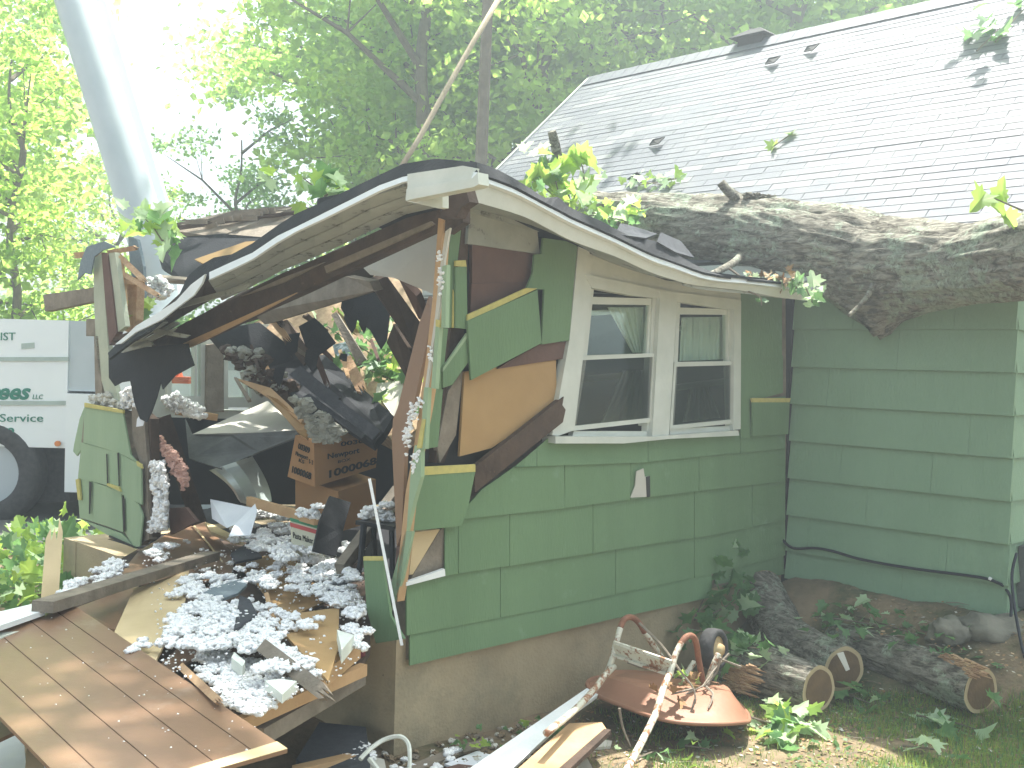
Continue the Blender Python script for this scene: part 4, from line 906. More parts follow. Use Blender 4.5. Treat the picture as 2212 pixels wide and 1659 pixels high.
cb2, _, _ = carton('cardboard_box', 'plain cardboard box under the printed one', (638, 1030), (731, 1062), (812, 1035), (638, 1125), (731, 1150), (812, 1125), 6.0, .3)
def on_face(Fc, u, v): return Fc[0].lerp(Fc[1], u).lerp(Fc[2].lerp(Fc[3], u), v)
def letters(par, Fc, body, u0, u1, v, hv, bold=.01, m='ink', nm='lettering', shear=0):
    p0 = on_face(Fc, u0, v); p1 = on_face(Fc, u1, v); up = (on_face(Fc, u0, v - hv) - p0)
    nn = (Fc[1] - Fc[0]).cross(Fc[2] - Fc[0]).normalized(); nn = nn if nn.dot(CAMP - p0) > 0 else -nn
    text_mesh(body, p0 + nn * .003, p1 + nn * .003, up, nn * .0015, bold, shear).build(nm, M[m], par)
letters(cb, LF, '00309', .25, .80, .27, .13, .02); letters(cb, LF, 'Newport', .18, .72, .44, .10, .005); letters(cb, LF, '1000068', .14, .86, .86, .15, .02)
letters(cb, LF, 'KS', .36, .58, .56, .08, .0); letters(cb, LF, 'S - 2', .80, .95, .50, .10, .0)
letters(cb, RF, '00307', .40, .86, .16, .11, .02); letters(cb, RF, 'Newport', .20, .70, .42, .13, .02); letters(cb, RF, 'BOX', .36, .56, .58, .07, .01); letters(cb, RF, '1000068', .22, 1.0, .88, .17, .03)
pb_ = thing('pasta_maker_box', 'cream carton with red and green stripes standing in the insulation', 'box', D(650, 1195, 5.6))
P4 = [D(627, 1118, 5.62), D(687, 1135, 5.55), D(676, 1215, 5.5), D(630, 1200, 5.55)]
MB().plate(P4, .12).build('carton', M['cream'], pb_)
PF4 = (P4[0], P4[1], P4[3], P4[2])
def band(v0, v1, m):
    nn = -(P4[1] - P4[0]).cross(P4[3] - P4[0]).normalized(); nn = nn if nn.dot(CAMP - P4[0]) > 0 else -nn
    MB().plate([on_face(PF4, 0, v0) + nn * .003, on_face(PF4, 1, v0) + nn * .003, on_face(PF4, 1, v1) + nn * .003, on_face(PF4, 0, v1) + nn * .003], .002, n=nn).build('stripe', M[m], pb_)
band(.0, .09, 'grn'); band(.13, .24, 'red')
letters(pb_, PF4, 'Pasta Maker', .10, .92, .52, .16, .0)
T('black_board', 'tall black square board leaning against the plain cardboard box', 'board', 'Y', 0, [(713, 1071, 5.4), (758, 1085, 5.5), (740, 1150, 5.3), (726, 1201, 5.2), (676, 1190, 5.1), (691, 1124, 5.2)], .01, 'felt')
st = thing('black_stool', 'small black round-legged stool heaped with insulation by the opening', 'stool', D(775, 1250, 4.95))
MB().plate([D(768, 1124, 5.1), D(810, 1118, 5.3), D(856, 1128, 5.25), D(852, 1138, 5.0)], .02, n=Vector((0, 0, 1))).build('seat', M['black'], st)
MB().tube([D(786, 1134, 5.05), D(781, 1190, 5.0), D(774, 1250, 4.95)], [.016, .015, .013], 8).build('leg', M['black'], st)
MB().tube([D(846, 1138, 5.05), D(848, 1250, 5.0)], .014, 8).build('leg', M['black'], st)
MB().tube([D(806, 1130, 5.25), D(812, 1245, 5.3)], .014, 8).build('leg', M['black'], st)
T('drywall_sheet', 'bent off-white drywall sheet sagging inside the room', 'drywall sheet', 'Y', 0, [(415, 938, 6.6), (578, 866, 7.0), (600, 885, 6.9), (645, 928, 6.3), (560, 934, 6.4), (470, 936, 6.5)], .012, 'dry')
T('backing_board', 'dark sagging board below the off-white drywall sheet', 'board', 'Y', 0, [(400, 905, 6.7), (415, 938, 6.5), (500, 938, 6.3), (645, 930, 6.2), (640, 944, 6.15), (560, 975, 6.2), (477, 1012, 6.1), (408, 990, 6.3)], .012, 'dgrey')
dm = MB(); K = 12; A0 = [(457, 1018), (543, 985)]; 
for i in range(K):
    f0, f1 = i / K, (i + 1) / K
    def cpnt(f):
        a = D(545 + 42 * math.sin(f * 1.5) , 985 + 98 * f, 6.2 + .15 * math.sin(f * 3.1)); b = D(452 + 60 * f + 10 * math.sin(f * 3), 1016 + 62 * f, 6.35 - .2 * math.sin(f * 3.1)); return a, b
    a, b = cpnt(f0); c, d = cpnt(f1); m_ = 4
    for j in range(m_):
        g0, g1 = j / m_, (j + 1) / m_; bow = lambda g: Vector((0, -.18 * math.sin(g * 3.14), 0))
        dm.quad(a.lerp(b, g0) + bow(g0), a.lerp(b, g1) + bow(g1), c.lerp(d, g1) + bow(g1), c.lerp(d, g0) + bow(g0))
dm.build('curved_metal_sheet', M['sheetm'], None, 'curved pale metal sheet below the sagging board', 'metal sheet', smooth=True)
MB().beam(D(537, 1082, 6.0), D(684, 1124, 5.5), .05, .03).build('lumber_stick', M['twood'], None, 'tan lumber stick lying against the plain cardboard box', 'board')
T('paper_sheet', 'white folded paper sheet in the rear of the room', 'paper', 'Y', 0, [(454, 1078, 6.1), (551, 1098, 5.9), (541, 1120, 5.8), (490, 1140, 5.8), (458, 1120, 6.0)], .004, 'paper')
T('paper_sheet', 'crumpled white paper peak standing in the insulation', 'paper', 'Y', 0, [(551, 1088, 5.7), (556, 1104, 5.6), (541, 1156, 5.4), (494, 1158, 5.4), (505, 1136, 5.5)], .004, 'paper')
T('paper_sheet', 'small white triangular scrap at the base of the hanging felt', 'paper', 'L', .1, [(296, 905), (312, 880), (318, 890), (308, 920), (294, 922)], .003, 'paper')
MB().beam(PLW(352, 900, -.15), PLW(430, 1130, -.35), .09, .05).build('leaning_stud', M['dwood'], None, 'dark leaning stud beside the pink insulation', 'stud')
MB().beam(PLW(380, 888, -.2), PLW(470, 902, -.4), .04, .05).build('window_sill_board', M['twood'], None, 'snapped sill board below the far windows', 'board')
pf = MB(); rn = random.Random(4)
for (x, y) in scatter_poly([(345, 942), (362, 958), (380, 980), (402, 1010), (405, 1041), (394, 1063), (388, 1030), (372, 1020), (365, 1001), (350, 975)], 170, rn): blob(pf, PLW(x, y, -.07), rn.uniform(.008, .02), rn, rough=.9)
pf.build('fibreglass_batt', M['pfluff'], None, 'torn pink fibreglass strip on the leaning stud', 'insulation')
T('maroon_board', 'dark reddish board corner beside the leaning stud', 'board', 'L', -.1, [(365, 1098), (400, 1096), (425, 1127), (368, 1155)], .02, 'bwood')
MB().beam(D(860, 1060, 5.6), D(735, 1230, 5.0), .06, .05).build('rough_pole', M['gwood'], None, 'rough grey timber leaning behind the black board', 'timber')
# room backdrop: curtain cloths behind the double window
for P_, lab in (([(1312, 664), (1400, 664), (1394, 762), (1366, 762)], 'pale curtain hanging behind the upper left sash'), ([(1345, 800), (1394, 800), (1392, 905), (1296, 915)], 'second pale curtain behind the lower left screen'),
                ([(1472, 686), (1566, 684), (1564, 776), (1468, 780)], 'pale curtain hanging behind the upper right sash'), ([(1490, 840), (1530, 835), (1556, 902), (1474, 912)], 'bunched pale curtain behind the lower right screen')):
    cm = MB(); N = 24
    for i in range(N):
        f0, f1 = i / N, (i + 1) / N
        q = lambda f, g: PR(*[(P_[0][k] + (P_[1][k] - P_[0][k]) * f) * (1 - g) + (P_[3][k] + (P_[2][k] - P_[3][k]) * f) * g for k in (0, 1)], -.035 - .010 * math.sin(f * 34 + g))
        for g in (0, .25, .5, .75): cm.quad(q(f0, g), q(f1, g), q(f1, g + .25), q(f0, g + .25))
    cm.build('curtain', M['cloth'], None, lab, 'curtain', smooth=True)
# ---- white trim leaning on the corner
wt = MB(); a = PLW(798, 1034, .22); b = PLW(868, 1393, .16); wt.beam(a, b, .035, .012, up=(CAMP - a).normalized()); wt.build('leaning_trim', M['bright'], None, 'long white chipped trim strip leaning on the foundation corner', 'trim strip')
# ---- insulation fluff over the debris: one uncountable mass
rn = random.Random(42); fl = MB()
def fluff(P, n, z, rmin, rmax):
    for (x, y) in scatter_poly(P, n, rn):
        zz = z(x, y) if callable(z) else z; clump(fl, Z(x, y, zz), rn.uniform(rmin, rmax), rn)
H = lambda x, y: .60
fluff([(360, 1400), (380, 1330), (440, 1290), (520, 1300), (560, 1370), (500, 1400), (430, 1400)], 75, .63, .02, .055)
fluff([(350, 1290), (400, 1250), (600, 1210), (780, 1290), (790, 1340), (700, 1290), (560, 1260), (420, 1290)], 75, .62, .02, .05)
fluff([(540, 1280), (640, 1330), (600, 1400), (690, 1440), (560, 1450), (500, 1380)], 60, .63, .02, .05)
fluff([(600, 1180), (700, 1190), (770, 1260), (795, 1340), (740, 1330), (640, 1240)], 55, .64, .02, .05)
fluff([(430, 1410), (560, 1420), (640, 1480), (560, 1545), (500, 1540), (440, 1470)], 85, .56, .015, .045)
fluff([(520, 1260), (700, 1290), (790, 1350), (790, 1300), (640, 1230)], 45, .63, .015, .04)
fluff([(600, 1400), (680, 1420), (690, 1470), (640, 1460)], 20, .60, .015, .04)
fluff([(320, 1200), (360, 1165), (375, 1185), (350, 1215)], 16, .60, .02, .05)
fluff([(205, 1240), (245, 1205), (265, 1235), (215, 1260)], 12, .62, .03, .06)
fluff([(140, 1270), (185, 1245), (190, 1262), (150, 1290)], 8, .64, .02, .05)
fluff([(640, 1345), (700, 1330), (695, 1350), (650, 1360)], 8, .65, .012, .025)
fluff([(280, 1400), (320, 1375), (325, 1390), (290, 1410)], 6, .62, .012, .025)
fluff([(745, 1350), (795, 1360), (785, 1400), (760, 1390)], 12, .62, .015, .035)
fluff([(300, 1210), (520, 1250), (500, 1200), (380, 1160)], 14, .575, .006, .016)
fluff([(560, 1100), (690, 1130), (690, 1190), (600, 1220), (540, 1180)], 60, .70, .03, .06)
fluff([(470, 1120), (560, 1100), (600, 1150), (540, 1190), (480, 1170)], 24, .62, .02, .05)
fluff([(745, 1180), (780, 1140), (775, 1250), (740, 1260)], 14, .70, .02, .05)
for (x, y) in scatter_poly([(775, 1118), (800, 1095), (850, 1085), (852, 1125)], 16, rn): clump(fl, D(x, y, 5.2), rn.uniform(.02, .05), rn)
for (x, y) in scatter_poly([(640, 1100), (690, 1090), (690, 1120), (650, 1115)], 10, rn): clump(fl, D(x, y, 5.5), rn.uniform(.02, .045), rn)
for (x, y) in scatter_poly([(325, 1000), (352, 1000), (362, 1060), (358, 1140), (322, 1150), (335, 1080)], 700, rn): blob(fl, PLW(x, y, rn.uniform(-.06, .02)), rn.uniform(.006, .018), rn, rough=.9, flat=1)
for (x, y) in scatter_poly([(262, 850), (280, 835), (300, 850), (310, 885), (265, 880)], 240, rn): blob(fl, PLW(x, y, rn.uniform(-.06, .03)), rn.uniform(.006, .018), rn, rough=.9, flat=1)
for (x, y) in scatter_poly([(345, 860), (385, 850), (450, 890), (440, 905), (380, 895)], 260, rn): blob(fl, PLW(x, y, rn.uniform(-.26, -.18)), rn.uniform(.006, .016), rn, rough=.9, flat=1)
for (x, y) in scatter_poly([(315, 605), (345, 598), (375, 625), (350, 645), (320, 640)], 260, rn): blob(fl, D(x, y, rn.uniform(6.9, 7.1)), rn.uniform(.008, .022), rn, rough=.9, flat=1)
fluff([(745, 1640), (785, 1600), (810, 1640), (770, 1659)], 12, .08, .02, .05)
fluff([(930, 1640), (985, 1610), (1030, 1600), (1010, 1650)], 6, .03, .01, .02)
fluff([(800, 1650), (1000, 1620), (1040, 1650), (900, 1690)], 14, .02, .008, .018)
fluff([(390, 1310), (450, 1290), (560, 1330), (560, 1400), (430, 1400)], 9, .63, .06, .085)
fluff([(600, 1190), (690, 1200), (740, 1250), (640, 1230)], 6, .64, .06, .08)
for (x, y) in scatter_poly([(300, 1210), (600, 1160), (800, 1260), (780, 1440), (540, 1550), (350, 1430)], 900, rn): blob(fl, Z(x, y, rn.uniform(.58, .62)), rn.uniform(.002, .006), rn, rough=.9)
for (x, y) in scatter_poly([(0, 1370), (163, 1309), (600, 1600), (400, 1700), (0, 1480)], 55, rn):
    q_ = D(x, y, 3.0); dd_ = ray(x, y); p_ = CAMP + dd_ * ((A - CAMP).dot(nn) / dd_.dot(nn)); blob(fl, p_, rn.uniform(.001, .0035), rn, rough=.9)
fl.smooth = True
fl.build('insulation', M['fluff'], None, 'white loose insulation strewn over the debris', 'insulation', kind='stuff')
# dirty clumps on top of the broken left wall
dm = MB()
for (x, y) in scatter_poly([(190, 866), (205, 850), (250, 858), (262, 878)], 26, rn): blob(dm, PLW(x, y, .0), rn.uniform(.015, .035), rn, rough=.8)
dm.build('plaster_rubble', M['dry'], None, 'crumbled plaster on top of the broken left wall', 'rubble', kind='stuff')
# ---- below the debris rim: junk in the dark gap, wire loop
T('plaster_chunk', 'grey plaster chunk on the ground at the foundation corner', 'plaster chunk', 'Z', .05, [(745, 1690), (790, 1630), (830, 1640), (840, 1690)], .04, 'dry')
T('dark_rubble', 'dark slab lying in the gap under the debris', 'board', 'Z', .10, [(640, 1640), (690, 1560), (790, 1570), (800, 1640), (700, 1680)], .05, 'shingd')
MB().beam(Z(640, 1668, .12), Z(760, 1640, .08), .04, .05).build('ground_board', M['twood'], None, 'tan board end at the bottom under the dark gap', 'board')
W = smoothline([D(778, 1640, 3.95), D(800, 1618, 4.0), D(830, 1598, 4.05), D(862, 1591, 4.05), D(880, 1604, 4.05), D(885, 1630, 4.0), D(883, 1690, 3.95)], 6)
MB().tube(W, .009, 6).build('white_strap', M['white'], None, 'curled white plastic strap standing at the foundation corner', 'strap')
W = smoothline([D(798, 1640, 3.95), D(815, 1662, 3.9), D(830, 1700, 3.85)], 5)
MB().tube(W, .010, 6).build('white_strap', M['white'], None, 'short white strap end beside the curled strap', 'strap')
# ------------------------------------------------------------------ fallen trunk and logs
def barkf(seed, amp=.06, ridge=.08, fr=3.0):
    def f(p, a, i, dv):
        q = Vector((math.cos(a) * 2.2, math.sin(a) * 2.2, 0))
        v = noise.noise(Vector((q.x * 1.0 + seed, q.y * 1.0, p.x * 1.3 + p.y * 1.3)))
        w = abs(noise.noise(Vector((q.x * fr * 1.6, q.y * fr * 1.6 + seed, (p.x - p.y) * 2.2))))
        return 1 + amp * v * 1.6 + ridge * (w - .3) * 1.2
    return f
def resample(P, Rr, step):
    L = smoothline(P, 8); n = len(L); rad = []
    for i in range(n):
        t = i / 8; k = min(int(t), len(Rr) - 2); rad.append(Rr[k] + (Rr[k + 1] - Rr[k]) * (t - k))
    out = [L[0]]; ro = [rad[0]]
    for i in range(1, n):
        d = (L[i] - L[i - 1]).length; m = max(1, int(d / step))
        for j in range(1, m + 1): out.append(L[i - 1].lerp(L[i], j / m)); ro.append(rad[i - 1] + (rad[i] - rad[i - 1]) * j / m)
    return out, ro
tr = thing('fallen_tree', 'huge lichen-covered fallen tree trunk lying across the roofs', 'fallen tree', D(1800, 640, 6.3))
TP = [(1250, 470, 7.6, .18), (1330, 478, 7.4, .195), (1400, 484, 7.2, .205), (1600, 508, 6.7, .242), (1800, 543, 6.3, .272), (1905, 574, 6.1, .292), (2000, 574, 5.8, .238), (2100, 570, 5.5, .200), (2212, 553, 5.15, .202), (2400, 525, 4.7, .22), (2700, 480, 4.0, .25)]
P, rr2 = resample([D(x, y, d) for x, y, d, r in TP], [t[3] for t in TP], .018)
kn = D(1905, 700, 6.0)
bf = barkf(3.3, .07, .14)
def trunkf(p, a, i, dv):
    k = bf(p, a, i, dv); q = (kn - p); ax = Vector((.66, -.75, 0)); al = abs(q.dot(ax)); dd = dv.dot(Vector((0, 0, -1)))
    k += .40 * math.exp(-(al / .04) ** 2) * max(0, dd) ** 30 + .16 * math.exp(-(al / .20) ** 2) * max(0, dd) ** 4
    return k
mb = MB(); mb.tube(P, rr2, 96, bump=trunkf); mb.build('trunk', M['bark'], tr, smooth=True)
def branch(nm, px, rads, par, m='bark', seg=10, label=None):
    P, r_ = resample([D(*q) for q in px], rads, .02); mb = MB(); mb.tube(P, r_, seg, bump=barkf(9.1, .12, .15, 1.2)); return mb.build(nm, M[m], par, label, smooth=True)
branch('branch_stub', [(1592, 428, 6.6), (1572, 412, 6.6), (1556, 394, 6.6)], [.035, .03, .026], tr)
branch('branch_stub', [(1222, 470, 7.3), (1212, 400, 7.2), (1203, 330, 7.15), (1192, 284, 7.1)], [.06, .045, .035, .030], tr, label='upright snapped limb rising from the trunk above the annex roof')
branch('branch_stub', [(1888, 615, 5.85), (1870, 645, 5.8), (1834, 682, 5.75)], [.018, .013, .011], tr)
branch('branch_stub', [(1600, 555, 6.4), (1578, 572, 6.2), (1530, 594, 5.9), (1490, 590, 5.9)], [.03, .022, .016, .012], tr)
bb = MB(); rn = random.Random(8)
for _ in range(26): blob(bb, D(1640 + rn.uniform(-30, 35), 424 + rn.uniform(-6, 6), 6.55), rn.uniform(.012, .03), rn, rough=.9, flat=.5)
bb.build('bark_scraps', M['bark'], tr, kind='stuff')
def log(name, label, P4, m='bark', seg=64):
    t = thing(name, label, 'log', P4[0][0])
    P, r_ = resample([q[0] for q in P4], [q[1] * 1.2 for q in P4], .014); mb = MB(); mb.tube(P, r_, seg, bump=barkf(R.uniform(0, 50), .05, .14, 2.2), caps=False); mb.build('bark', M[m], t, smooth=True)
    for e, s in ((P[-1], 1), (P[0], -1)):
        i = -1 if s == 1 else 0; ax = (P[-1] - P[-3]).normalized() if s == 1 else (P[0] - P[2]).normalized()
        u = ax.cross(Vector((0, 0, 1))).normalized(); v = ax.cross(u); c = MB(); r = r_[i]
        ring = []; K = 40
        for q, mi in ((1.02, 0), (.84, 1)):
            P_ = [e + ax * (.002 if mi == 0 else .004) + (u * math.cos(2 * math.pi * k / K) + v * math.sin(2 * math.pi * k / K)) * r * q * (1 + .02 * math.sin(3 * 2 * math.pi * k / K) + .012 * math.sin(7 * 2 * math.pi * k / K)) for k in range(K)]
            c.add(P_, [tuple(range(K))], mi)
        c.build('cut_end', [M['cutw'], M['heart']], t)
    return t
def gp(px, py, hh): return G(px, py, hh)
g1 = [(D(1640, 1262, 6.45), .10), (D(1668, 1330, 6.25), .115), (D(1700, 1375, 6.0), .105), (D(1760, 1410, 5.75), .098), (D(1822, 1446, 5.5), .098)]
log('cut_log', 'crooked oak log leaning from the wall corner down between two others', g1)
log('cut_log', 'short mossy log with torn orange bark right behind the wheelbarrow', [(D(1555, 1437, 5.65), .10), (D(1650, 1452, 5.5), .115), (D(1768, 1488, 5.2), .092)])
lg3 = log('cut_log', 'longest grey log lying furthest right on the grass', [(D(1800, 1380, 5.95), .075), (D(1880, 1405, 5.75), .092), (D(2000, 1450, 5.45), .098), (D(2118, 1492, 5.15), .092)])
tp_ = MB(); rn = random.Random(6)
for (x, y) in scatter_poly([(2024, 1412), (2050, 1410), (2112, 1432), (2126, 1462), (2095, 1462), (2030, 1440)], 130, rn):
    a_ = D(x, y, 5.36 - (x - 2024) * .0030 - (y - 1410) * .0006); b_ = a_ + (D(2118, 1492, 5.15) - D(2000, 1450, 5.45)).normalized() * rn.uniform(.02, .07); tp_.tube([a_, b_], [rn.uniform(.004, .009), .002], 4)
tp_.build('torn_patch', M['torn'], lg3)
tq = MB(); rn = random.Random(16)
for (x, y) in scatter_poly([(1562, 1442), (1618, 1434), (1624, 1472), (1602, 1500), (1560, 1486)], 170, rn):
    a_ = D(x, y, 5.50 - (x - 1560) * .0022); b_ = a_ + Vector((.05, -.045, -.004)) * rn.uniform(.4, 1.5); tq.tube([a_, b_], [rn.uniform(.004, .009), .002], 4)
tq.build('bark_scrap', M['torn'], None, 'orange torn bark patch on the side of the short mossy log', 'bark scrap')
T('wood_splinter', 'pale leaf-shaped splinter stuck on the crooked log end', 'wood splinter', 'Y', 0, [(1808, 1412, 5.38), (1822, 1408, 5.38), (1836, 1446, 5.36), (1828, 1450, 5.36)], .008, 'dry')
# ------------------------------------------------------------------ wheelbarrow, upside down
wb = thing('wheelbarrow', 'rusty red upturned wheelbarrow with chipped white tube handles', 'wheelbarrow', G(1460, 1590))
def loop(P): return [D(*q) for q in P]
rim = loop([(1268, 1478, 5.05), (1290, 1502, 4.95), (1345, 1525, 4.82), (1412, 1549, 4.68), (1471, 1561, 4.62), (1545, 1564, 4.62), (1600, 1561, 4.72), (1618, 1556, 4.86), (1606, 1530, 5.15), (1560, 1500, 5.38), (1460, 1478, 5.45), (1350, 1466, 5.38), (1290, 1464, 5.22)])
mid = loop([(1283, 1473, 5.04), (1302, 1488, 4.98), (1350, 1508, 4.87), (1414, 1532, 4.74), (1471, 1543, 4.69), (1540, 1543, 4.70), (1586, 1538, 4.78), (1600, 1532, 4.90), (1590, 1510, 5.10), (1548, 1488, 5.28), (1455, 1470, 5.34), (1352, 1459, 5.28), (1300, 1461, 5.16)])
pla = loop([(1312, 1462, 5.04), (1326, 1468, 5.00), (1362, 1478, 4.94), (1418, 1492, 4.88), (1470, 1502, 4.84), (1525, 1500, 4.86), (1556, 1492, 4.90), (1568, 1490, 4.96), (1560, 1482, 5.06), (1530, 1474, 5.16), (1450, 1459, 5.20), (1362, 1453, 5.18), (1324, 1456, 5.12)])
mb = MB(); K = len(rim); cen = sum(pla, Vector()) / K + Vector((0, 0, .004))
def dens(L):
    out = []; n = len(L)
    for i in range(n):
        p0, p1, p2, p3 = L[i - 1], L[i], L[(i + 1) % n], L[(i + 2) % n]
        for k in range(5):
            t = k / 5; out.append(0.5 * ((2 * p1) + (-p0 + p2) * t + (2 * p0 - 5 * p1 + 4 * p2 - p3) * t * t + (-p0 + 3 * p1 - 3 * p2 + p3) * t ** 3))
    return out
rim, mid, pla = dens(rim), dens(mid), dens(pla); K = len(rim)
sh = [q * .0 + m_.lerp(p_, .72) + Vector((0, 0, .018)) for q, m_, p_ in zip(rim, mid, pla)]
in1 = [p.lerp(cen, .15) + Vector((0, 0, .006)) for p in pla]; in2 = [p.lerp(cen, .6) for p in in1]
loops = [rim, mid, sh, pla, in1, in2]
vs = [v for L in loops for v in L] + [cen]; fs = []
for a in range(len(loops) - 1):
    for k in range(K): fs.append((a * K + k, a * K + (k + 1) % K, (a + 1) * K + (k + 1) % K, (a + 1) * K + k))
fs += [((len(loops) - 1) * K + k, (len(loops) - 1) * K + (k + 1) % K, len(vs) - 1) for k in range(K)]
mb.add(vs, fs); mb.build('tray', M['rust'], wb, smooth=True)
MB().tube(rim + [rim[0], rim[1]], .010, 8, caps=False).build('rim', M['rust'], wb, smooth=True)
def tb(nm, P, r, m, seg=12): 
    return MB().tube(smoothline(loop(P), 8), r, seg).build(nm, M[m], wb, smooth=True)
tb('handle', [(1326, 1440, 4.95), (1306, 1460, 4.86), (1285, 1488, 4.75), (1240, 1535, 4.5), (1180, 1584, 4.2)], .015, 'tubew')
tb('handle', [(1449, 1450, 4.75), (1432, 1490, 4.62), (1417, 1540, 4.5), (1385, 1605, 4.28), (1345, 1680, 4.05)], .015, 'tubew')
tb('leg', [(1312, 1452, 4.95), (1322, 1425, 4.95), (1330, 1392, 4.97), (1340, 1356, 5.0)], .014, 'tubew')
tb('leg', [(1340, 1356, 5.0), (1348, 1339, 5.02), (1362, 1333, 5.06), (1378, 1343, 5.1), (1392, 1365, 5.15)], .0142, 'tuber')
tb('leg', [(1392, 1365, 5.15), (1412, 1395, 5.2), (1434, 1428, 5.25), (1440, 1450, 5.25)], .014, 'tubew')
tb('leg', [(1440, 1470, 4.72), (1452, 1440, 4.74), (1460, 1412, 4.77), (1472, 1388, 4.8)], .014, 'tubew')
tb('leg', [(1472, 1388, 4.8), (1482, 1376, 4.82), (1495, 1374, 4.86), (1504, 1390, 4.9), (1510, 1430, 4.95), (1521, 1486, 4.97)], .0142, 'tuber')
cbm = MB(); a, b = D(1328, 1402, 4.95), D(1450, 1444, 4.74); cbm.beam(a, b, .066, .012, up=(Vector((0, 0, 1)) + Vector((0, -.5, 0))).normalized())
cbm.beam(a + Vector((0, -.008, .034)), b + Vector((0, -.008, .034)), .010, .016); cbm.beam(a + Vector((0, -.008, -.030)), b + Vector((0, -.008, -.030)), .010, .016)
cbm.build('cross_brace', M['tubew2'] if 'tubew2' in M else M['tubew'], wb)
tb('fork', [(1552, 1412, 5.02), (1540, 1440, 5.0), (1524, 1482, 5.0)], .014, 'tubew')
tb('fork', [(1500, 1430, 5.25), (1480, 1460, 5.2)], .014, 'tubew')
wx = Vector((.80, -.60, .10)).normalized(); wc_ = D(1541, 1402, 5.12)
def wheel():
    u = wx.cross(Vector((0, 0, 1))).normalized(); v = wx.cross(u); K = 40; hw = .036; r0 = .098
    prof = [(-hw, .070), (-hw, .090), (-hw * .8, .097), (0, .100), (hw * .8, .097), (hw, .090), (hw, .070), (hw * .7, .062)]
    prof2 = [(hw * .7, .072), (hw * .55, .060), (hw * .6, .040), (hw * .9, .030), (hw * 1.4, .024), (hw * 1.5, .010), (hw * 1.5, .0005)]
    t = thing('wheel', 'x', 'x', (0, 0, 0)); bpy.data.objects.remove(t)
    def rev(pr, nm, m, par):
        mb = MB(); vs = []
        for (h, r) in pr:
            for k in range(K): vs.append(wc_ + wx * h + (u * math.cos(2 * math.pi * k / K) + v * math.sin(2 * math.pi * k / K)) * r)
        mb.add(vs, [(i * K + k, i * K + (k + 1) % K, (i + 1) * K + (k + 1) % K, (i + 1) * K + k) for i in range(len(pr) - 1) for k in range(K)])
        return mb.build(nm, M[m], par, smooth=True)
    w = rev(prof, 'wheel', 'rubber', wb); rev(prof2, 'hub', 'hub', w)
    rev([(-h, r) for h, r in prof2], 'hub', 'hub', w)
wheel()
rn = random.Random(5)
# dead twigs and a few leaves caught on the wheelbarrow
tg = thing('dead_twigs', 'tangle of dead twigs caught on the upturned wheelbarrow', 'twigs', D(1500, 1480, 4.9))
mb = MB()
for L in ([(1381, 1346, 5.0), (1430, 1395, 4.9), (1470, 1450, 4.8), (1498, 1488, 4.75), (1502, 1520, 4.72)], [(1556, 1420, 4.95), (1546, 1455, 4.95), (1520, 1480, 4.9), (1480, 1500, 4.85)], [(1575, 1412, 5.0), (1545, 1445, 4.95), (1516, 1485, 4.85)], [(1600, 1441, 5.0), (1552, 1422, 4.95)],
          [(1498, 1488, 4.75), (1450, 1500, 4.75)], [(1502, 1510, 4.72), (1490, 1545, 4.7)], [(1520, 1480, 4.9), (1540, 1500, 4.8), (1530, 1530, 4.72)], [(1356, 1430, 5.1), (1400, 1445, 5.05), (1440, 1440, 5.05)], [(1338, 1530, 4.6), (1345, 1570, 4.6), (1362, 1612, 4.6)]):
    LL = smoothline(loop(L), 5); mb.tube(LL, [.006 * (1 - .6 * i / len(LL)) + .001 for i in range(len(LL))], 5)
mb.build('twigs', M['gwood'], tg)
mb = MB()
for (x, y, d) in [(1400, 1485, 4.8), (1462, 1510, 4.7), (1452, 1500, 4.72), (1440, 1470, 4.95), (1480, 1478, 4.95), (1500, 1470, 4.9)]:
    nn = rdir(rn, .6); xx, yy = frame(nn, rn); add_leaf(mb, D(x, y, d), xx, yy, .06, 0, .7)
mb.build('dry_leaves', M['leafd'], tg)
leafy_twig('leafy_twig', 'pale sunlit leaves piled in front of the wheelbarrow wheel', [[D(1440, 1462, 5.05), D(1480, 1465, 5.0), D(1505, 1470, 5.0)]], 16, .03, .055, 77, w=(1, 1, 0, 2))
# ------------------------------------------------------------------ boards on the ground by the barrow
T('white_trim_board', 'long white board on the ground under the wheelbarrow handle', 'trim board', 'Y', 0, [(970, 1690, 3.95), (1268, 1486, 4.95), (1292, 1500, 4.9), (1230, 1545, 4.7), (1075, 1690, 4.0)], .02, 'bright')
T('plywood_board', 'tan board with dark edges lying below the white board', 'board', 'Y', 0, [(1085, 1690, 4.0), (1230, 1562, 4.55), (1300, 1560, 4.6), (1310, 1575, 4.5), (1180, 1690, 4.0)], .03, 'gwood2' if 'gwood2' in M else 'twood')
T('dark_board', 'dark strip along the edge of the tan board', 'board', 'Y', 0, [(1172, 1690, 3.98), (1305, 1574, 4.48), (1320, 1576, 4.46), (1200, 1690, 3.98)], .02, 'dwood')
T('tile_piece', 'white cracked tile piece at the bottom edge', 'tile piece', 'G', .02, [(1180, 1650), (1205, 1625), (1245, 1618), (1270, 1640), (1290, 1680), (1170, 1690)], .012, 'dry')
T('tile_piece', 'small white tile between the boards and the barrow', 'tile piece', 'G', .015, [(1270, 1607), (1300, 1598), (1322, 1600), (1318, 1612), (1280, 1615)], .012, 'dry')
T('tile_piece', 'bluish sheet corner left of the long white board', 'tile piece', 'G', .02, [(960, 1650), (1030, 1622), (1060, 1630), (1010, 1665)], .01, 'paper')
T('wood_strip', 'cream lath on the ground beside the foundation', 'wood strip', 'G', .02, [(885, 1652), (1000, 1606), (1045, 1598), (1046, 1606), (960, 1640), (890, 1668)], .012, 'gwood')
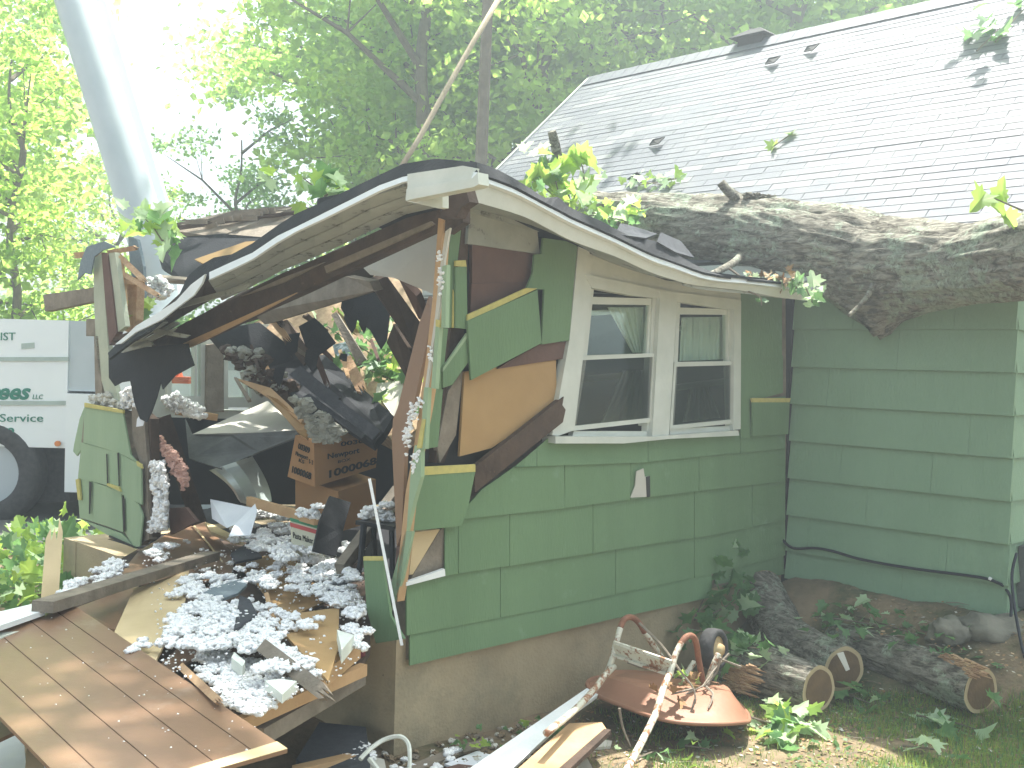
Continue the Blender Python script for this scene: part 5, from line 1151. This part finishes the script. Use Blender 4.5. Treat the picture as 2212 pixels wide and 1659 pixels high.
T('wood_strip', 'short brown lath at the bottom beside the foundation', 'wood strip', 'G', .02, [(900, 1676), (990, 1650), (1060, 1658), (1040, 1690), (900, 1690)], .012, 'bwood')
# rocks
def rockm(name, label, P, sc, seed):
    mb = MB(); V = []; rnd = random.Random(seed); off = rnd.uniform(0, 90)
    bmm = bmesh.new(); bmesh.ops.create_icosphere(bmm, subdivisions=4, radius=1)
    for v in bmm.verts:
        c = v.co.copy(); k = 1 + .35 * noise.noise(c * 1.2 + Vector((off, 0, 0))) + .08 * noise.noise(c * 5 + Vector((off, 0, 0)))
        q = Vector((round(c.x * 2.2) / 2.2 * .35 + c.x * .65, c.y, round(c.z * 2) / 2 * .35 + c.z * .65)) * k
        V.append(P + Vector((q.x * sc[0], q.y * sc[1], q.z * sc[2])))
    F = [tuple(v.index for v in f.verts) for f in bmm.faces]; bmm.free()
    return mb.add(V, F).build(name, M['rock'], None, label, 'rock', smooth=True)
rockm('foundation_rock', 'large flat grey rock under the right wall corner', G(2150, 1378, .0) + Vector((.04, .10, -.01)), (.20, .16, .12), 3)
rockm('foundation_rock', 'rounded grey rock left of the large flat one', G(2055, 1370, .03) + Vector((0, .05, .0)), (.10, .09, .08), 9)
# cables and box at the far right
c = smoothline([PF(x, y, .045) for x, y in [(1690, 1166), (1705, 1180), (1722, 1185), (1760, 1184), (1800, 1191), (1850, 1206), (1920, 1220), (2000, 1232), (2080, 1242), (2130, 1250), (2162, 1262)]], 5)
c += smoothline([D(2168, 1266, 5.70), D(2185, 1300, 5.6), D(2178, 1380, 5.5), D(2172, 1440, 5.4), D(2182, 1500, 5.25)], 5)
MB().tube(c, .0085, 7).build('black_cable', M['cable'], None, 'black cable stapled along the lowest siding of the far wall', 'cable', smooth=True)
c = smoothline([D(2196, 1195, 5.65), D(2186, 1240, 5.6), D(2190, 1300, 5.55), D(2204, 1380, 5.4), D(2214, 1420, 5.3)], 5)
MB().tube(c, .008, 7).build('black_cable', M['cable'], None, 'second black cable hanging beside the meter box', 'cable', smooth=True)
mb = MB(); o = PS(2196, 1310, .02); o2 = PS(2260, 1330, .02); mb.box(o, horiz(o2 - o) * .35, NR * .12, Vector((0, 0, .33))); mb.build('meter_box', M['dgrey'], None, 'dark utility box at the right edge on the side wall', 'utility box')
MB().tube([PF(2137, 1249, .052), PF(2141, 1251, .055)], .009, 8).build('cable_clip', M['bright'], None, 'small white cable clip near the right wall corner', 'cable clip')
# ------------------------------------------------------------------ leafy twigs around the scene
leafy_twig('leafy_twig', 'oak leaves around the upright snapped limb on the roof', [[D(1215, 460, 7.1), D(1200, 390, 7.0), D(1180, 340, 7.0)], [D(1230, 450, 7.1), D(1260, 380, 7.0)], [D(1215, 440, 7.1), D(1170, 400, 7.0)]], 46, .085, .19, 101, w=(2, 0, 2, 1))
leafy_twig('leafy_twig', 'single upright yellow-green leaf beside the snapped limb', [[D(1262, 390, 7.0), D(1258, 360, 7.0), D(1240, 315, 7.0)]], 3, .03, .2, 102, w=(2,), tilt=.3, up=Vector((0, -1, .1)))
leafy_twig('leafy_twig', 'leaves lying on the trunk behind the side roof edge', [[D(1250, 470, 6.9), D(1300, 462, 6.8), D(1360, 455, 6.8)], [D(1280, 460, 6.9), D(1360, 480, 6.6)]], 40, .07, .13, 103, w=(0, 2, 1))
leafy_twig('leafy_twig', 'leaf cluster on the left slope of the collapsed roof', [[D(700, 430, 5.6), D(680, 405, 5.6), D(655, 385, 5.6)], [D(700, 425, 5.6), D(735, 405, 5.6)]], 20, .07, .17, 104, w=(1, 2, 0))
leafy_twig('leafy_twig', 'leaves at the base of the white boom', [[D(350, 520, 6.9), D(330, 490, 6.9), D(310, 470, 6.9)], [D(350, 520, 6.9), D(375, 510, 6.9)]], 22, .08, .18, 105, w=(1, 2, 0))
leafy_twig('leafy_twig', 'green leaf drooping beside the rough broken stud', [[D(302, 690, 6.6), D(306, 665, 6.6)]], 4, .03, .18, 106, w=(0, 2), tilt=.3, up=Vector((0, -1, .3)))
leafy_twig('leafy_twig', 'small leaves hanging from the roof corner against the green wall', [[D(1725, 590, 5.9), D(1740, 620, 5.8), D(1755, 655, 5.8)]], 16, .035, .10, 107, w=(0, 1))
leafy_twig('hanging_vine', 'thin bare vine dangling before the window head', [[D(1575, 580, 5.75), D(1600, 600, 5.75), D(1608, 625, 5.75), D(1640, 640, 5.75), D(1645, 660, 5.75)]], 3, .02, .05, 108, rad=.008)
leafy_twig('leafy_branch', 'leafy oak branch in the corner above the crooked log', [[D(1500, 1340, 6.0), D(1530, 1270, 6.1), D(1560, 1210, 6.2)], [D(1530, 1330, 5.95), D(1580, 1300, 6.1), D(1610, 1250, 6.2)], [D(1490, 1360, 5.8), D(1560, 1370, 5.8)]], 70, .075, .15, 109, w=(0, 0, 0, 0, 1))
leafy_twig('leafy_branch', 'oak leaves over the short mossy log', [[D(1580, 1395, 5.5), D(1640, 1400, 5.4)], [D(1520, 1400, 5.6), D(1600, 1420, 5.4)]], 26, .05, .12, 110, w=(0, 0, 1))
leafy_twig('leafy_twig', 'sunlit pale leaves right of the wheelbarrow rim', [[G(1600, 1540, .03), G(1660, 1560, .05), G(1720, 1560, .04)], [G(1640, 1580, .03), G(1700, 1590, .03)]], 46, .06, .12, 111, w=(1, 0, 1, 2, 0), tilt=.45)
leafy_twig('leafy_twig', 'flat grey-green leaves on the grass at lower right', [[G(1950, 1610, .03), G(2030, 1620, .03)]], 9, .06, .13, 112, w=(1, 0), tilt=.4)
leafy_twig('leafy_twig', 'leaves under the end of the longest grey log', [[G(1980, 1545, .03), G(2060, 1560, .03), G(2120, 1580, .03)]], 16, .07, .13, 113, w=(1, 0, 0), tilt=.5)
leafy_twig('leafy_twig', 'leaves scattered between the crooked log and the longest log', [[G(1830, 1500, .03), G(1880, 1520, .03)]], 14, .07, .12, 114, w=(0, 0, 1), tilt=.5)
leafy_twig('leafy_twig', 'leaves on the soil bank under the far wall', [[G(1760, 1330, .02), G(1900, 1350, .02)], [G(1850, 1330, .02), G(1980, 1370, .02)], [G(1980, 1400, .02), G(2100, 1440, .02)]], 95, .11, .09, 115, w=(0, 0, 0, 1), tilt=.5)
leafy_twig('leafy_twig', 'pale leaves at the bottom edge below the wheelbarrow', [[G(1370, 1640, .02), G(1420, 1620, .02)], [G(1480, 1610, .02), G(1540, 1620, .02)]], 20, .06, .085, 116, w=(1, 0, 2), tilt=.5)
leafy_twig('leafy_branch', 'pile of green cut branches on the ground left of the foundation', [[G(-20, 1180, .1), G(60, 1200, .2), G(150, 1180, .15)], [G(20, 1230, .1), G(110, 1235, .2)], [G(-20, 1260, .1), G(70, 1270, .2), G(160, 1220, .15)], [G(40, 1190, .1), G(165, 1160, .1)]], 420, .16, .16, 117, w=(0, 2, 2, 1, 0))
leafy_twig('leafy_twig', 'two green leaves lying on the main roof slope', [[ROOF(1668, 318), ROOF(1705, 292)]], 3, .02, .13, 118, w=(0, 2), tilt=.3, up=RN)
leafy_twig('leafy_twig', 'bright yellow-green leaf at the right edge above the trunk', [[D(2210, 455, 4.9), D(2175, 440, 4.9), D(2140, 425, 4.9)]], 4, .025, .13, 119, w=(2,), tilt=.4, up=Vector((0, -1, .5)))
leafy_twig('leafy_branch', 'grey-green leaf litter at the top right of the roof', [[ROOF(2110, 110), ROOF(2160, 60)], [ROOF(2150, 90), ROOF(2212, 20), ROOF(2250, 0)]], 60, .09, .16, 120, w=(1, 0, 0), tilt=.5, up=RN)
leafy_twig('leafy_twig', 'twiggy leaf litter behind the trunk on the lower roof', [[ROOF(1360, 390), ROOF(1440, 400)], [ROOF(1380, 400), ROOF(1470, 385)]], 34, .06, .11, 121, w=(1, 2, 1), tilt=.6, up=RN)
leafy_twig('leafy_twig', 'brown and green litter under the trunk by the eave joint', [[D(1560, 598, 5.95), D(1640, 602, 5.95), D(1710, 606, 5.9)]], 60, .035, .06, 122, mats=('leafd', 'chips', 'leafw'), w=(0, 1, 1, 2), tilt=.9)
leafy_twig('leafy_twig', 'few small weeds growing against the foundation', [[G(1120, 1590, .02), G(1200, 1570, .05)], [G(1000, 1625, .02), G(1060, 1610, .04)]], 40, .06, .05, 123, w=(0, 0, 2), tilt=.9)
for i, (x, y, lab) in enumerate(((1668, 130, 'dark lifted shingle on the upper roof'), (1752, 103, 'small lifted shingle near the roof ridge'), (1418, 305, 'small dark debris scrap on the roof left of the leaves'))):
    p = [ROOF(x - 16, y + 8, .02), ROOF(x + 4, y + 4, .06), ROOF(x + 18, y - 10, .05), ROOF(x - 8, y - 4, .05)]
    MB().plate(p, .008, n=RN).build('lifted_shingle', M['shingb'], None, lab, 'shingle')
mb = MB(); mb.plate([ROOF(1352, 388, .03), ROOF(1375, 372, .12), ROOF(1392, 384, .10), ROOF(1380, 392, .04)], .008); mb.build('lifted_shingle', M['felt'], None, 'black curled shingle on the lower roof behind the leaf cluster', 'shingle')
# ------------------------------------------------------------------ ground cover: grass, litter
rn = random.Random(14); g = MB()
dens_n = 0
while dens_n < 13000:
    x = rn.uniform(1250, 2330); y = rn.uniform(1470, 1720)
    p = G(x, y); v = noise.noise(Vector((p.x * 2.2, p.y * 2.2, 5)))
    if v < -.05 + (.25 if x < 1850 else -.25): 
        if rn.random() > .12: continue
    if y < 1500 and x < 2050: continue
    hgt = rn.uniform(.015, .045) * (1.4 if x > 1900 else 1); a = rn.uniform(0, 6.28); w = rn.uniform(.0015, .003)
    dx = Vector((math.cos(a), math.sin(a), 0)) * w; ln = Vector((rn.gauss(0, .012), rn.gauss(0, .012), hgt))
    g.add([p - dx, p + dx, p + ln], [(0, 1, 2)], rn.choice((0, 0, 1))); dens_n += 1
for _ in range(3000):                                        # low clover-like leaves
    x = rn.uniform(1700, 2330); y = rn.uniform(1500, 1720); p = G(x, y, .012)
    if noise.noise(Vector((p.x * 2.2, p.y * 2.2, 5))) < -.1 and rn.random() > .2: continue
    nn = (Vector((0, 0, 1)) + rdir(rn) * .5).normalized(); xx, yy = frame(nn, rn); s = rn.uniform(.008, .02)
    g.add([p, p + xx * s * .6 + yy * s * .4, p + yy * s * 1.3, p - xx * s * .6 + yy * s * .4], [(0, 1, 2, 3)], rn.choice((0, 1)))
g.build('grass', [M['grass'], M['leaf']], None, 'short patchy grass and clover on the lawn', 'grass', kind='stuff')
lt = MB()
def sp_pt():
    x = rn.uniform(1100, 2330); y = rn.uniform(1290, 1720)
    p = G(x, y, .006)
    if (p - C0).dot(NR) < .02 or ((p - IC).dot(NF) < .03): return None
    return p
k = 0
while k < 4200:
    p = sp_pt()
    if p is None: continue
    k += 1; nn = (Vector((0, 0, 1)) + rdir(rn) * .35).normalized(); xx, yy = frame(nn, rn); s = rn.uniform(.006, .03); w = rn.uniform(.12, .5)
    lt.add([p, p + xx * s * w + yy * s * .3, p + yy * s, p - xx * s * w + yy * s * .5], [(0, 1, 2, 3)], rn.choice((0, 0, 1, 1, 2)))
for _ in range(160):
    p = sp_pt()
    if p is None: continue
    q = p + Vector((rn.uniform(-.1, .1), rn.uniform(-.1, .1), .01)); lt.tube([p, p.lerp(q, .5) + Vector((0, 0, .008)), q], [.003, .0025, .001], 4, mi=3)
lt.build('ground_litter', [M['leafd'], M['chips'], M['dry'], M['gwood']], None, 'dead leaves, chips and twigs on the soil', 'litter', kind='stuff')
lt = MB(); k = 0
while k < 420:                                             # rubble crumbs along the foundation foot
    x = rn.uniform(740, 1200); y = rn.uniform(1560, 1720); p = G(x, y, .008)
    dR = (p - C0).dot(NR)
    if (p - C0).dot(UR) > 0 and dR < .02: continue
    if dR > .45: continue
    k += 1; blob(lt, p, rn.uniform(.004, .016), rn, rn.choice((0, 1, 2, 2)), rough=.9)
lt.build('rubble_crumbs', [M['dry'], M['gwood'], M['soil']], None, 'small rubble crumbs at the foot of the foundation', 'rubble', kind='stuff')
# ------------------------------------------------------------------ tree truck
TD = 10.2
tk = thing('chipper_truck', 'white tree service truck with green lettering parked behind the annex', 'truck', D(40, 1150, TD))
def q2(px, py, d=TD): return D(px, py, d)
tx0 = q2(-620, 700).x; tx1 = q2(148, 700).x; zt_, zb_ = q2(60, 690).z, q2(60, 966).z
mb = MB(); mb.box(Vector((tx0, TD, zb_)), Vector((tx1 - tx0, 0, 0)), Vector((0, 2.2, 0)), Vector((0, 0, zt_ - zb_))); mb.build('chip_box', M['truckw'], tk)
x2 = q2(206, 760).x
mb = MB(); mb.plate([Vector((tx1, TD + .02, zb_ + .55)), Vector((x2, TD + .02, zb_ + .55)), Vector((x2, TD + .02, zt_ + .0)), Vector((tx1, TD + .02, zt_))], 2.1); mb.build('front_panel', M['truckg'], tk)
mb = MB(); zc = q2(160, 1062).z; zd = q2(160, 850).z; mb.box(Vector((tx1 + .01, TD - .05, zc)), Vector((x2 - tx1 + .1, 0, 0)), Vector((0, .7, 0)), Vector((0, 0, zd - zc))); mb.build('tool_box', M['truckw'], tk)
cabx = q2(600, 800).x
mb = MB(); mb.box(Vector((x2 + .12, TD, zb_ - .1)), Vector((cabx - x2 - .12, 0, 0)), Vector((0, 2.1, 0)), Vector((0, 0, zt_ - zb_ + .05))); cabo = mb.build('cab', M['truckw'], tk)
mb = MB(); mb.plate([q2(420, 700, TD - .004), q2(560, 700, TD - .004), q2(570, 800, TD - .004), q2(420, 800, TD - .004)], .004); mb.build('side_window', M['truckg'], cabo)
mb = MB()
for y in (773, 868): mb.plate([q2(-500, y, TD - .012), q2(148, y - 2, TD - .012), q2(148, y + 7, TD - .012), q2(-500, y + 9, TD - .012)], .012)
mb.build('side_rail', M['trline'], tk)
mb = MB(); mb.plate([q2(-500, 966, TD + .3), q2(140, 966, TD + .3), q2(148, 985, TD + .3), q2(150, 1085, TD + .3), q2(-500, 1085, TD + .3)], 1.5); mb.build('chassis', M['rubber'], tk)
mb = MB(); mb.plate([q2(46, 742, TD - .006), q2(74, 740, TD - .006), q2(74, 752, TD - .006), q2(46, 754, TD - .006)], .006); mb.build('vent_grille', M['trline'], tk)
mb = MB(); c = q2(126, 958, TD - .01); mb.tube([c, c + Vector((0, -.03, 0))], .026, 14); mb.build('marker_lamp', M['lamp'], tk)
for wxp in (q2(-30, 1065).x, q2(430, 1065).x):
    c = Vector((wxp, TD - .02, .50)); K = 36; mb = MB(); vs = []
    pr = [(.32, .36), (.32, .46), (.24, .50), (.04, .50), (0, .46), (0, .33), (.04, .30)]
    for (h, r) in pr:
        for k in range(K): vs.append(c + Vector((math.cos(2 * math.pi * k / K) * r, h, math.sin(2 * math.pi * k / K) * r)))
    mb.add(vs, [(i * K + k, i * K + (k + 1) % K, (i + 1) * K + (k + 1) % K, (i + 1) * K + k) for i in range(len(pr) - 1) for k in range(K)])
    w = mb.build('wheel', M['rubber'], tk, smooth=True); MB().tube([c + Vector((0, .3, 0)), c + Vector((0, .06, 0))], .3, 24).build('wheel_rim', M['truckg'], w)
def tlet(body, x0, x1, y, h, bold=.0, shear=0):
    p0, p1 = q2(x0, y, TD - .004), q2(x1, y, TD - .004)
    text_mesh(body, p0, p1, Vector((0, 0, h / 2300 * TD)), Vector((0, -.003, 0)), bold, shear).build('lettering', M['gink'], tk)
tlet('ARBORIST', -84, 33, 735, 17); tlet('Trees', -50, 66, 862, 34, .03, .3); tlet('LLC', 70, 93, 862, 10, 0, .2); tlet('Tree Service', -75, 93, 911, 17); tlet('42', 0, 32, 943, 19, .02)
cn = thing('traffic_cones', 'orange plastic cone bases stacked on the truck seen through the far window', 'traffic cone', q2(388, 845, 9.6))
mb = MB()
for k in range(3): mb.box(q2(368, 828 - k * 5, 9.4) + Vector((0, 0, -k * .0)), Vector((.16, 0, 0)), Vector((0, .16, 0)), Vector((0, 0, .018)))
mb.tube([q2(385, 825, 9.5), q2(384, 790, 9.5)], [.06, .015], 14); mb.build('cone', M['cone'], cn)
# ------------------------------------------------------------------ crane boom and rope
bm_ = thing('crane_boom', 'wide white boom rising steeply at the upper left', 'crane boom', D(320, 520, 10.6))
def boxbeam(a, b, wa, wb_, ta):
    d = (b - a).normalized(); s = Vector((1, 0, 0)); s = (s - d * s.dot(d)).normalized(); t = d.cross(s)
    mb = MB(); P0 = [a - s * wa / 2 - t * ta / 2, a + s * wa / 2 - t * ta / 2, a + s * wa / 2 + t * ta / 2, a - s * wa / 2 + t * ta / 2]; P1 = [b - s * wb_ / 2 - t * ta / 2, b + s * wb_ / 2 - t * ta / 2, b + s * wb_ / 2 + t * ta / 2, b - s * wb_ / 2 + t * ta / 2]
    return mb.add(P0 + P1, [(0, 3, 2, 1), (4, 5, 6, 7), (0, 1, 5, 4), (1, 2, 6, 5), (2, 3, 7, 6), (3, 0, 4, 7)])
mb = MB(); mb.tube([D(345, 680, 10.6), D(324, 530, 10.6), D(155, -20, 11.2), D(110, -160, 11.4)], [.20, .20, .20, .20], 28); mb.build('boom_tube', M['truckg'], bm_, smooth=True)
boxbeam(D(385, 600, 10.9), D(352, 470, 10.9), .22, .20, .2).build('boom_bracket', M['truckw'], bm_)
boxbeam(D(357, 480, 10.9), D(200, -60, 11.5), .17, .10, .12).build('boom_section', M['truckw'], bm_)
mb = MB(); mb.plate([D(343, 470, 10.7), D(362, 454, 10.7), D(370, 462, 10.7), D(350, 480, 10.7)], .02); mb.build('boom_plate', M['trline'], bm_)
MB().tube([D(862, 368, 8.5), D(905, 300, 8.6), D(960, 200, 8.8), D(1020, 95, 9.0), D(1085, -15, 9.2)], [.020, .021, .022, .022, .023], 10).build('tan_rope', M['rope'], None, 'straight tan rope running up from behind the roof peak', 'rope', smooth=True)
# ------------------------------------------------------------------ trees
def make_tree(seed, h, cr, nleaf, lsz, low=.25):
    rnd = random.Random(seed); tb_ = MB(); ends = []
    n = 9; P = [Vector((rnd.gauss(0, .02) * h * (i / n), rnd.gauss(0, .02) * h * (i / n), h * i / n)) for i in range(n + 1)]
    r0 = h * .013 + .03; tb_.tube(smoothline(P, 3), [r0 * (1 - .85 * i / (3 * n)) for i in range(3 * n + 1)], 8)
    for k in range(18):
        f = rnd.uniform(low, .95); b = P[int(f * n)].lerp(P[min(n, int(f * n) + 1)], rnd.random()); a = rnd.uniform(0, 6.28)
        L = cr * (1.15 - .6 * abs(f - .5)) * rnd.uniform(.5, 1.1); d = Vector((math.cos(a), math.sin(a), rnd.uniform(.1, .7)))
        e = b + d * L; m = b.lerp(e, .5) + Vector((0, 0, L * .08)); tb_.tube([b, m, e], [r0 * .38, r0 * .22, r0 * .06], 5)
        for j in range(6):
            q = b.lerp(e, rnd.uniform(.35, 1.05)) + Vector((rnd.gauss(0, .22), rnd.gauss(0, .22), rnd.gauss(0, .18))) * cr; ends.append((q, rnd.uniform(.22, .42) * cr * .55))
            if j < 2: tb_.tube([m, q], [r0 * .12, r0 * .03], 4)
    rs = np.random.RandomState(seed); E = np.array([e[0][:] for e in ends]); S = np.array([e[1] for e in ends])
    idx = rs.randint(0, len(ends), nleaf); dv = rs.normal(size=(nleaf, 3)); dv[:, 2] *= .55
    C = E[idx] + dv * S[idx][:, None] * .78
    nn = rs.normal(size=(nleaf, 3)) * 1.1 + np.array([0, 0, 1]); nn /= np.linalg.norm(nn, axis=1)[:, None]
    t = rs.normal(size=(nleaf, 3)); t -= nn * (t * nn).sum(1)[:, None]; t /= np.linalg.norm(t, axis=1)[:, None]; u = np.cross(nn, t)
    s = (lsz * rs.uniform(.6, 1.4, nleaf))[:, None]
    V = np.stack([C - t * s * .5, C + u * s * .35 + nn * s * .08, C + t * s * .5, C - u * s * .35 + nn * s * .08], 1).reshape(-1, 3)
    me = bpy.data.meshes.new('crown'); me.from_pydata(V.tolist(), [], [(4 * i, 4 * i + 1, 4 * i + 2, 4 * i + 3) for i in range(nleaf)])
    tm = bpy.data.meshes.new('trunk'); tm.from_pydata(tb_.v, [], tb_.f); tm.materials.append(M['barkd'])
    return tm, me
PROT = [make_tree(201, 15, 3.6, 17000, .20), make_tree(202, 12, 3.0, 15000, .17, .15), make_tree(203, 9, 2.3, 11000, .15, .1), make_tree(204, 14, 2.6, 11000, .16, .3)]
CROWN = {}
def tree(px, d, pi, m, label, sc=1.0, rot=0, zoff=0):
    p = D(px, 800, d); t = thing('tree', label, 'tree', Vector((p.x, d, zoff)), 'trees behind the house')
    tm, cm = PROT[pi]
    key = (pi, m)
    if key not in CROWN: c2 = cm.copy(); c2.materials.append(M[m]); CROWN[key] = c2
    a = bpy.data.objects.new('trunk', tm); b = bpy.data.objects.new('crown', CROWN[key])
    for o in (a, b): COL.objects.link(o); o.parent = t
    t.rotation_euler = (0, 0, rot); t.scale = (sc, sc, sc)
for a in [(-260, 15, 1, 'crownb', 'sunlit yellow-green tree at the left edge above the truck', .95, .3, 0),
          (-230, 22, 0, 'crown', 'tall mid-green tree at the upper left corner', 1.0, 1.2, 0),
          (20, 14.5, 2, 'crownb', 'low bright tree directly above the truck roof', .62, 2.2, 0),
          (230, 24, 2, 'crownb', 'small pale tree behind the foot of the white boom', .62, 2.9, 0),
          (-480, 18, 0, 'crown', 'tree mostly outside the left edge', .9, 2.0, 0),
          (520, 22, 2, 'crownd', 'small dark-leaved tree right of the white boom', .68, .8, 0),
          (770, 24, 1, 'crown', 'green tree at the right side of the bright sky gap', 1.05, 4.0, 0),
          (840, 21, 3, 'crown', 'tall thin-leaved tree above the collapsed eave', 1.0, 5.0, 0),
          (920, 29, 0, 'crown', 'broad green tree left of the tan rope', 1.0, .5, 0),
          (900, 17, 3, 'crownb', 'yellowish slender tree just left of the tan rope', .85, 1.5, 0),
          (960, 22, 0, 'crown', 'tree directly behind the roof peak', .95, 2.6, 0),
          (1060, 29, 0, 'crownb', 'hazy blue-green tree right of the tan rope top', 1.1, 3.3, 0),
          (1150, 18, 3, 'crownb', 'slender tree beside the gable rake', .9, 4.4, 0),
          (1260, 24, 1, 'crown', 'tree rising over the left end of the main ridge', 1.15, 5.6, 0),
          (1390, 20, 3, 'crown', 'open-leaved tree behind the ridge left of the roof vent', 1.0, .9, 0),
          (1530, 26, 0, 'crownb', 'pale green tree behind the roof vent', 1.05, 1.9, 0),
          (1690, 19, 1, 'crown', 'tree with dark forked trunk right of the roof vent', 1.1, 2.8, 0),
          (1850, 23, 0, 'crownd', 'dark tree over the right half of the ridge', 1.1, 3.9, 0),
          (4300, 9, 1, 'crown', 'tree outside the right edge beside the house', .9, 1.1, 0),
          (3500, 13, 0, 'crown', 'tall tree outside the right edge behind the house', .9, 2.1, 0),
          (2060, 20, 0, 'crown', 'tree hidden mostly behind the upper right of the roof', 1.0, 5.2, 0)]:
    tree(*a)
# tree behind the roof peak; its unseen limb is added to shade the debris
def shade_limb():
    rnd = random.Random(88); t = thing('tree', 'tree whose trunk rises right behind the roof peak with an unseen limb added to shade the debris', 'tree', Vector((-.5, 13.0, 0)), 'trees behind the house')
    tb_ = MB(); b = Vector((-.5, 13.0, 0)); L = smoothline([b, Vector((-.45, 13.0, 4)), Vector((-.4, 12.8, 8)), Vector((-.5, 12.8, 12))], 4); tb_.tube(L, [.10 * (1 - .7 * i / len(L)) for i in range(len(L))], 10)
    limb = smoothline([Vector((-.42, 12.9, 7.6)), Vector((-.1, 10.8, 9.4)), Vector((0, 8.9, 10.3)), Vector((-.4, 7.3, 10.2)), Vector((-1.2, 6.3, 9.9))], 4); tb_.tube(limb, [.065 * (1 - .8 * i / len(limb)) for i in range(len(limb))], 8)
    ends = []
    for k in range(60):
        f = rnd.random() ** .7; p = limb[min(len(limb) - 1, int(len(limb) * .58 + f * len(limb) * .42))]; e = p + Vector((rnd.gauss(0, .9), rnd.gauss(0, .9), rnd.gauss(.1, .35))); tb_.tube([p, p.lerp(e, .5) + Vector((0, 0, .1)), e], [.025, .015, .006], 5); ends.append(e)
    tb_.build('trunk', M['barkd'], t)
    for k in range(10): ends.append(Vector((-.5, 13.0, 11.2)) + Vector((rnd.gauss(0, 1.3), rnd.gauss(0, 1.3), rnd.gauss(0, 1.0))))
    rs = np.random.RandomState(4); E = np.array([e[:] for e in ends]); n = 7000; C = E[rs.randint(0, len(ends), n)] + rs.normal(size=(n, 3)) * np.array([.42, .42, .22])
    nn = rs.normal(size=(n, 3)) * .7 + np.array([0, 0, 1]); nn /= np.linalg.norm(nn, axis=1)[:, None]; q = rs.normal(size=(n, 3)); q -= nn * (q * nn).sum(1)[:, None]; q /= np.linalg.norm(q, axis=1)[:, None]; u = np.cross(nn, q); s = (.15 * rs.uniform(.6, 1.4, n))[:, None]
    V = np.stack([C - q * s * .5, C + u * s * .35, C + q * s * .5, C - u * s * .35], 1).reshape(-1, 3)
    MB().add([tuple(v) for v in V], [(4 * i, 4 * i + 1, 4 * i + 2, 4 * i + 3) for i in range(n)]).build('crown', M['crown'], t)
shade_limb()
# far wood behind the single trees
def far_wood():
    rs = np.random.RandomState(9); n = 12000
    x = rs.uniform(-32, 30, n); top = 6.0 + 2.0 * np.sin(x * .33) + 2.2 * np.sin(x * .9 + 1) + 1.0 * np.sin(x * 2.3)
    gap = np.exp(-((x + 11.8) / 4.2) ** 4); top = top * (1 - .6 * gap)
    z = rs.uniform(0, 1, n) ** .8 * top; y = 36 + 3 * rs.normal(size=n) * .8
    C = np.stack([x, y, z], 1); C[:, :2] += rs.normal(size=(n, 2)) * .3
    nn = rs.normal(size=(n, 3)) * .8 + np.array([0, 0, 1]); nn /= np.linalg.norm(nn, axis=1)[:, None]
    t = rs.normal(size=(n, 3)); t -= nn * (t * nn).sum(1)[:, None]; t /= np.linalg.norm(t, axis=1)[:, None]; u = np.cross(nn, t); s = (.36 * rs.uniform(.6, 1.4, n))[:, None]
    V = np.stack([C - t * s * .5, C + u * s * .4, C + t * s * .5, C - u * s * .4], 1).reshape(-1, 3)
    me = bpy.data.meshes.new('far_wood'); me.from_pydata(V.tolist(), [], [(4 * i, 4 * i + 1, 4 * i + 2, 4 * i + 3) for i in range(n)]); me.materials.append(M['crown'])
    o = bpy.data.objects.new('far_wood', me); COL.objects.link(o); tag(o, 'far green wood closing the view behind the trees', 'wood', None, 'stuff')
far_wood()
# ------------------------------------------------------------------ haze
hz = bpy.data.materials.new('haze'); hz.use_nodes = True; n = hz.node_tree.nodes; l = hz.node_tree.links
n.remove(n['Principled BSDF']); pv = n.new('ShaderNodeVolumePrincipled'); pv.inputs['Density'].default_value = .013; pv.inputs['Anisotropy'].default_value = .5
pv.inputs['Color'].default_value = (.84, .95, 1.0, 1); l.new(pv.outputs[0], n['Material Output'].inputs['Volume'])
mb = MB(); mb.box(Vector((-80, -30, -1.5)), Vector((160, 0, 0)), Vector((0, 110, 0)), Vector((0, 0, 18.2))); h = mb.build('haze', hz, None, 'pale sunlit haze in the air', 'haze', kind='stuff')
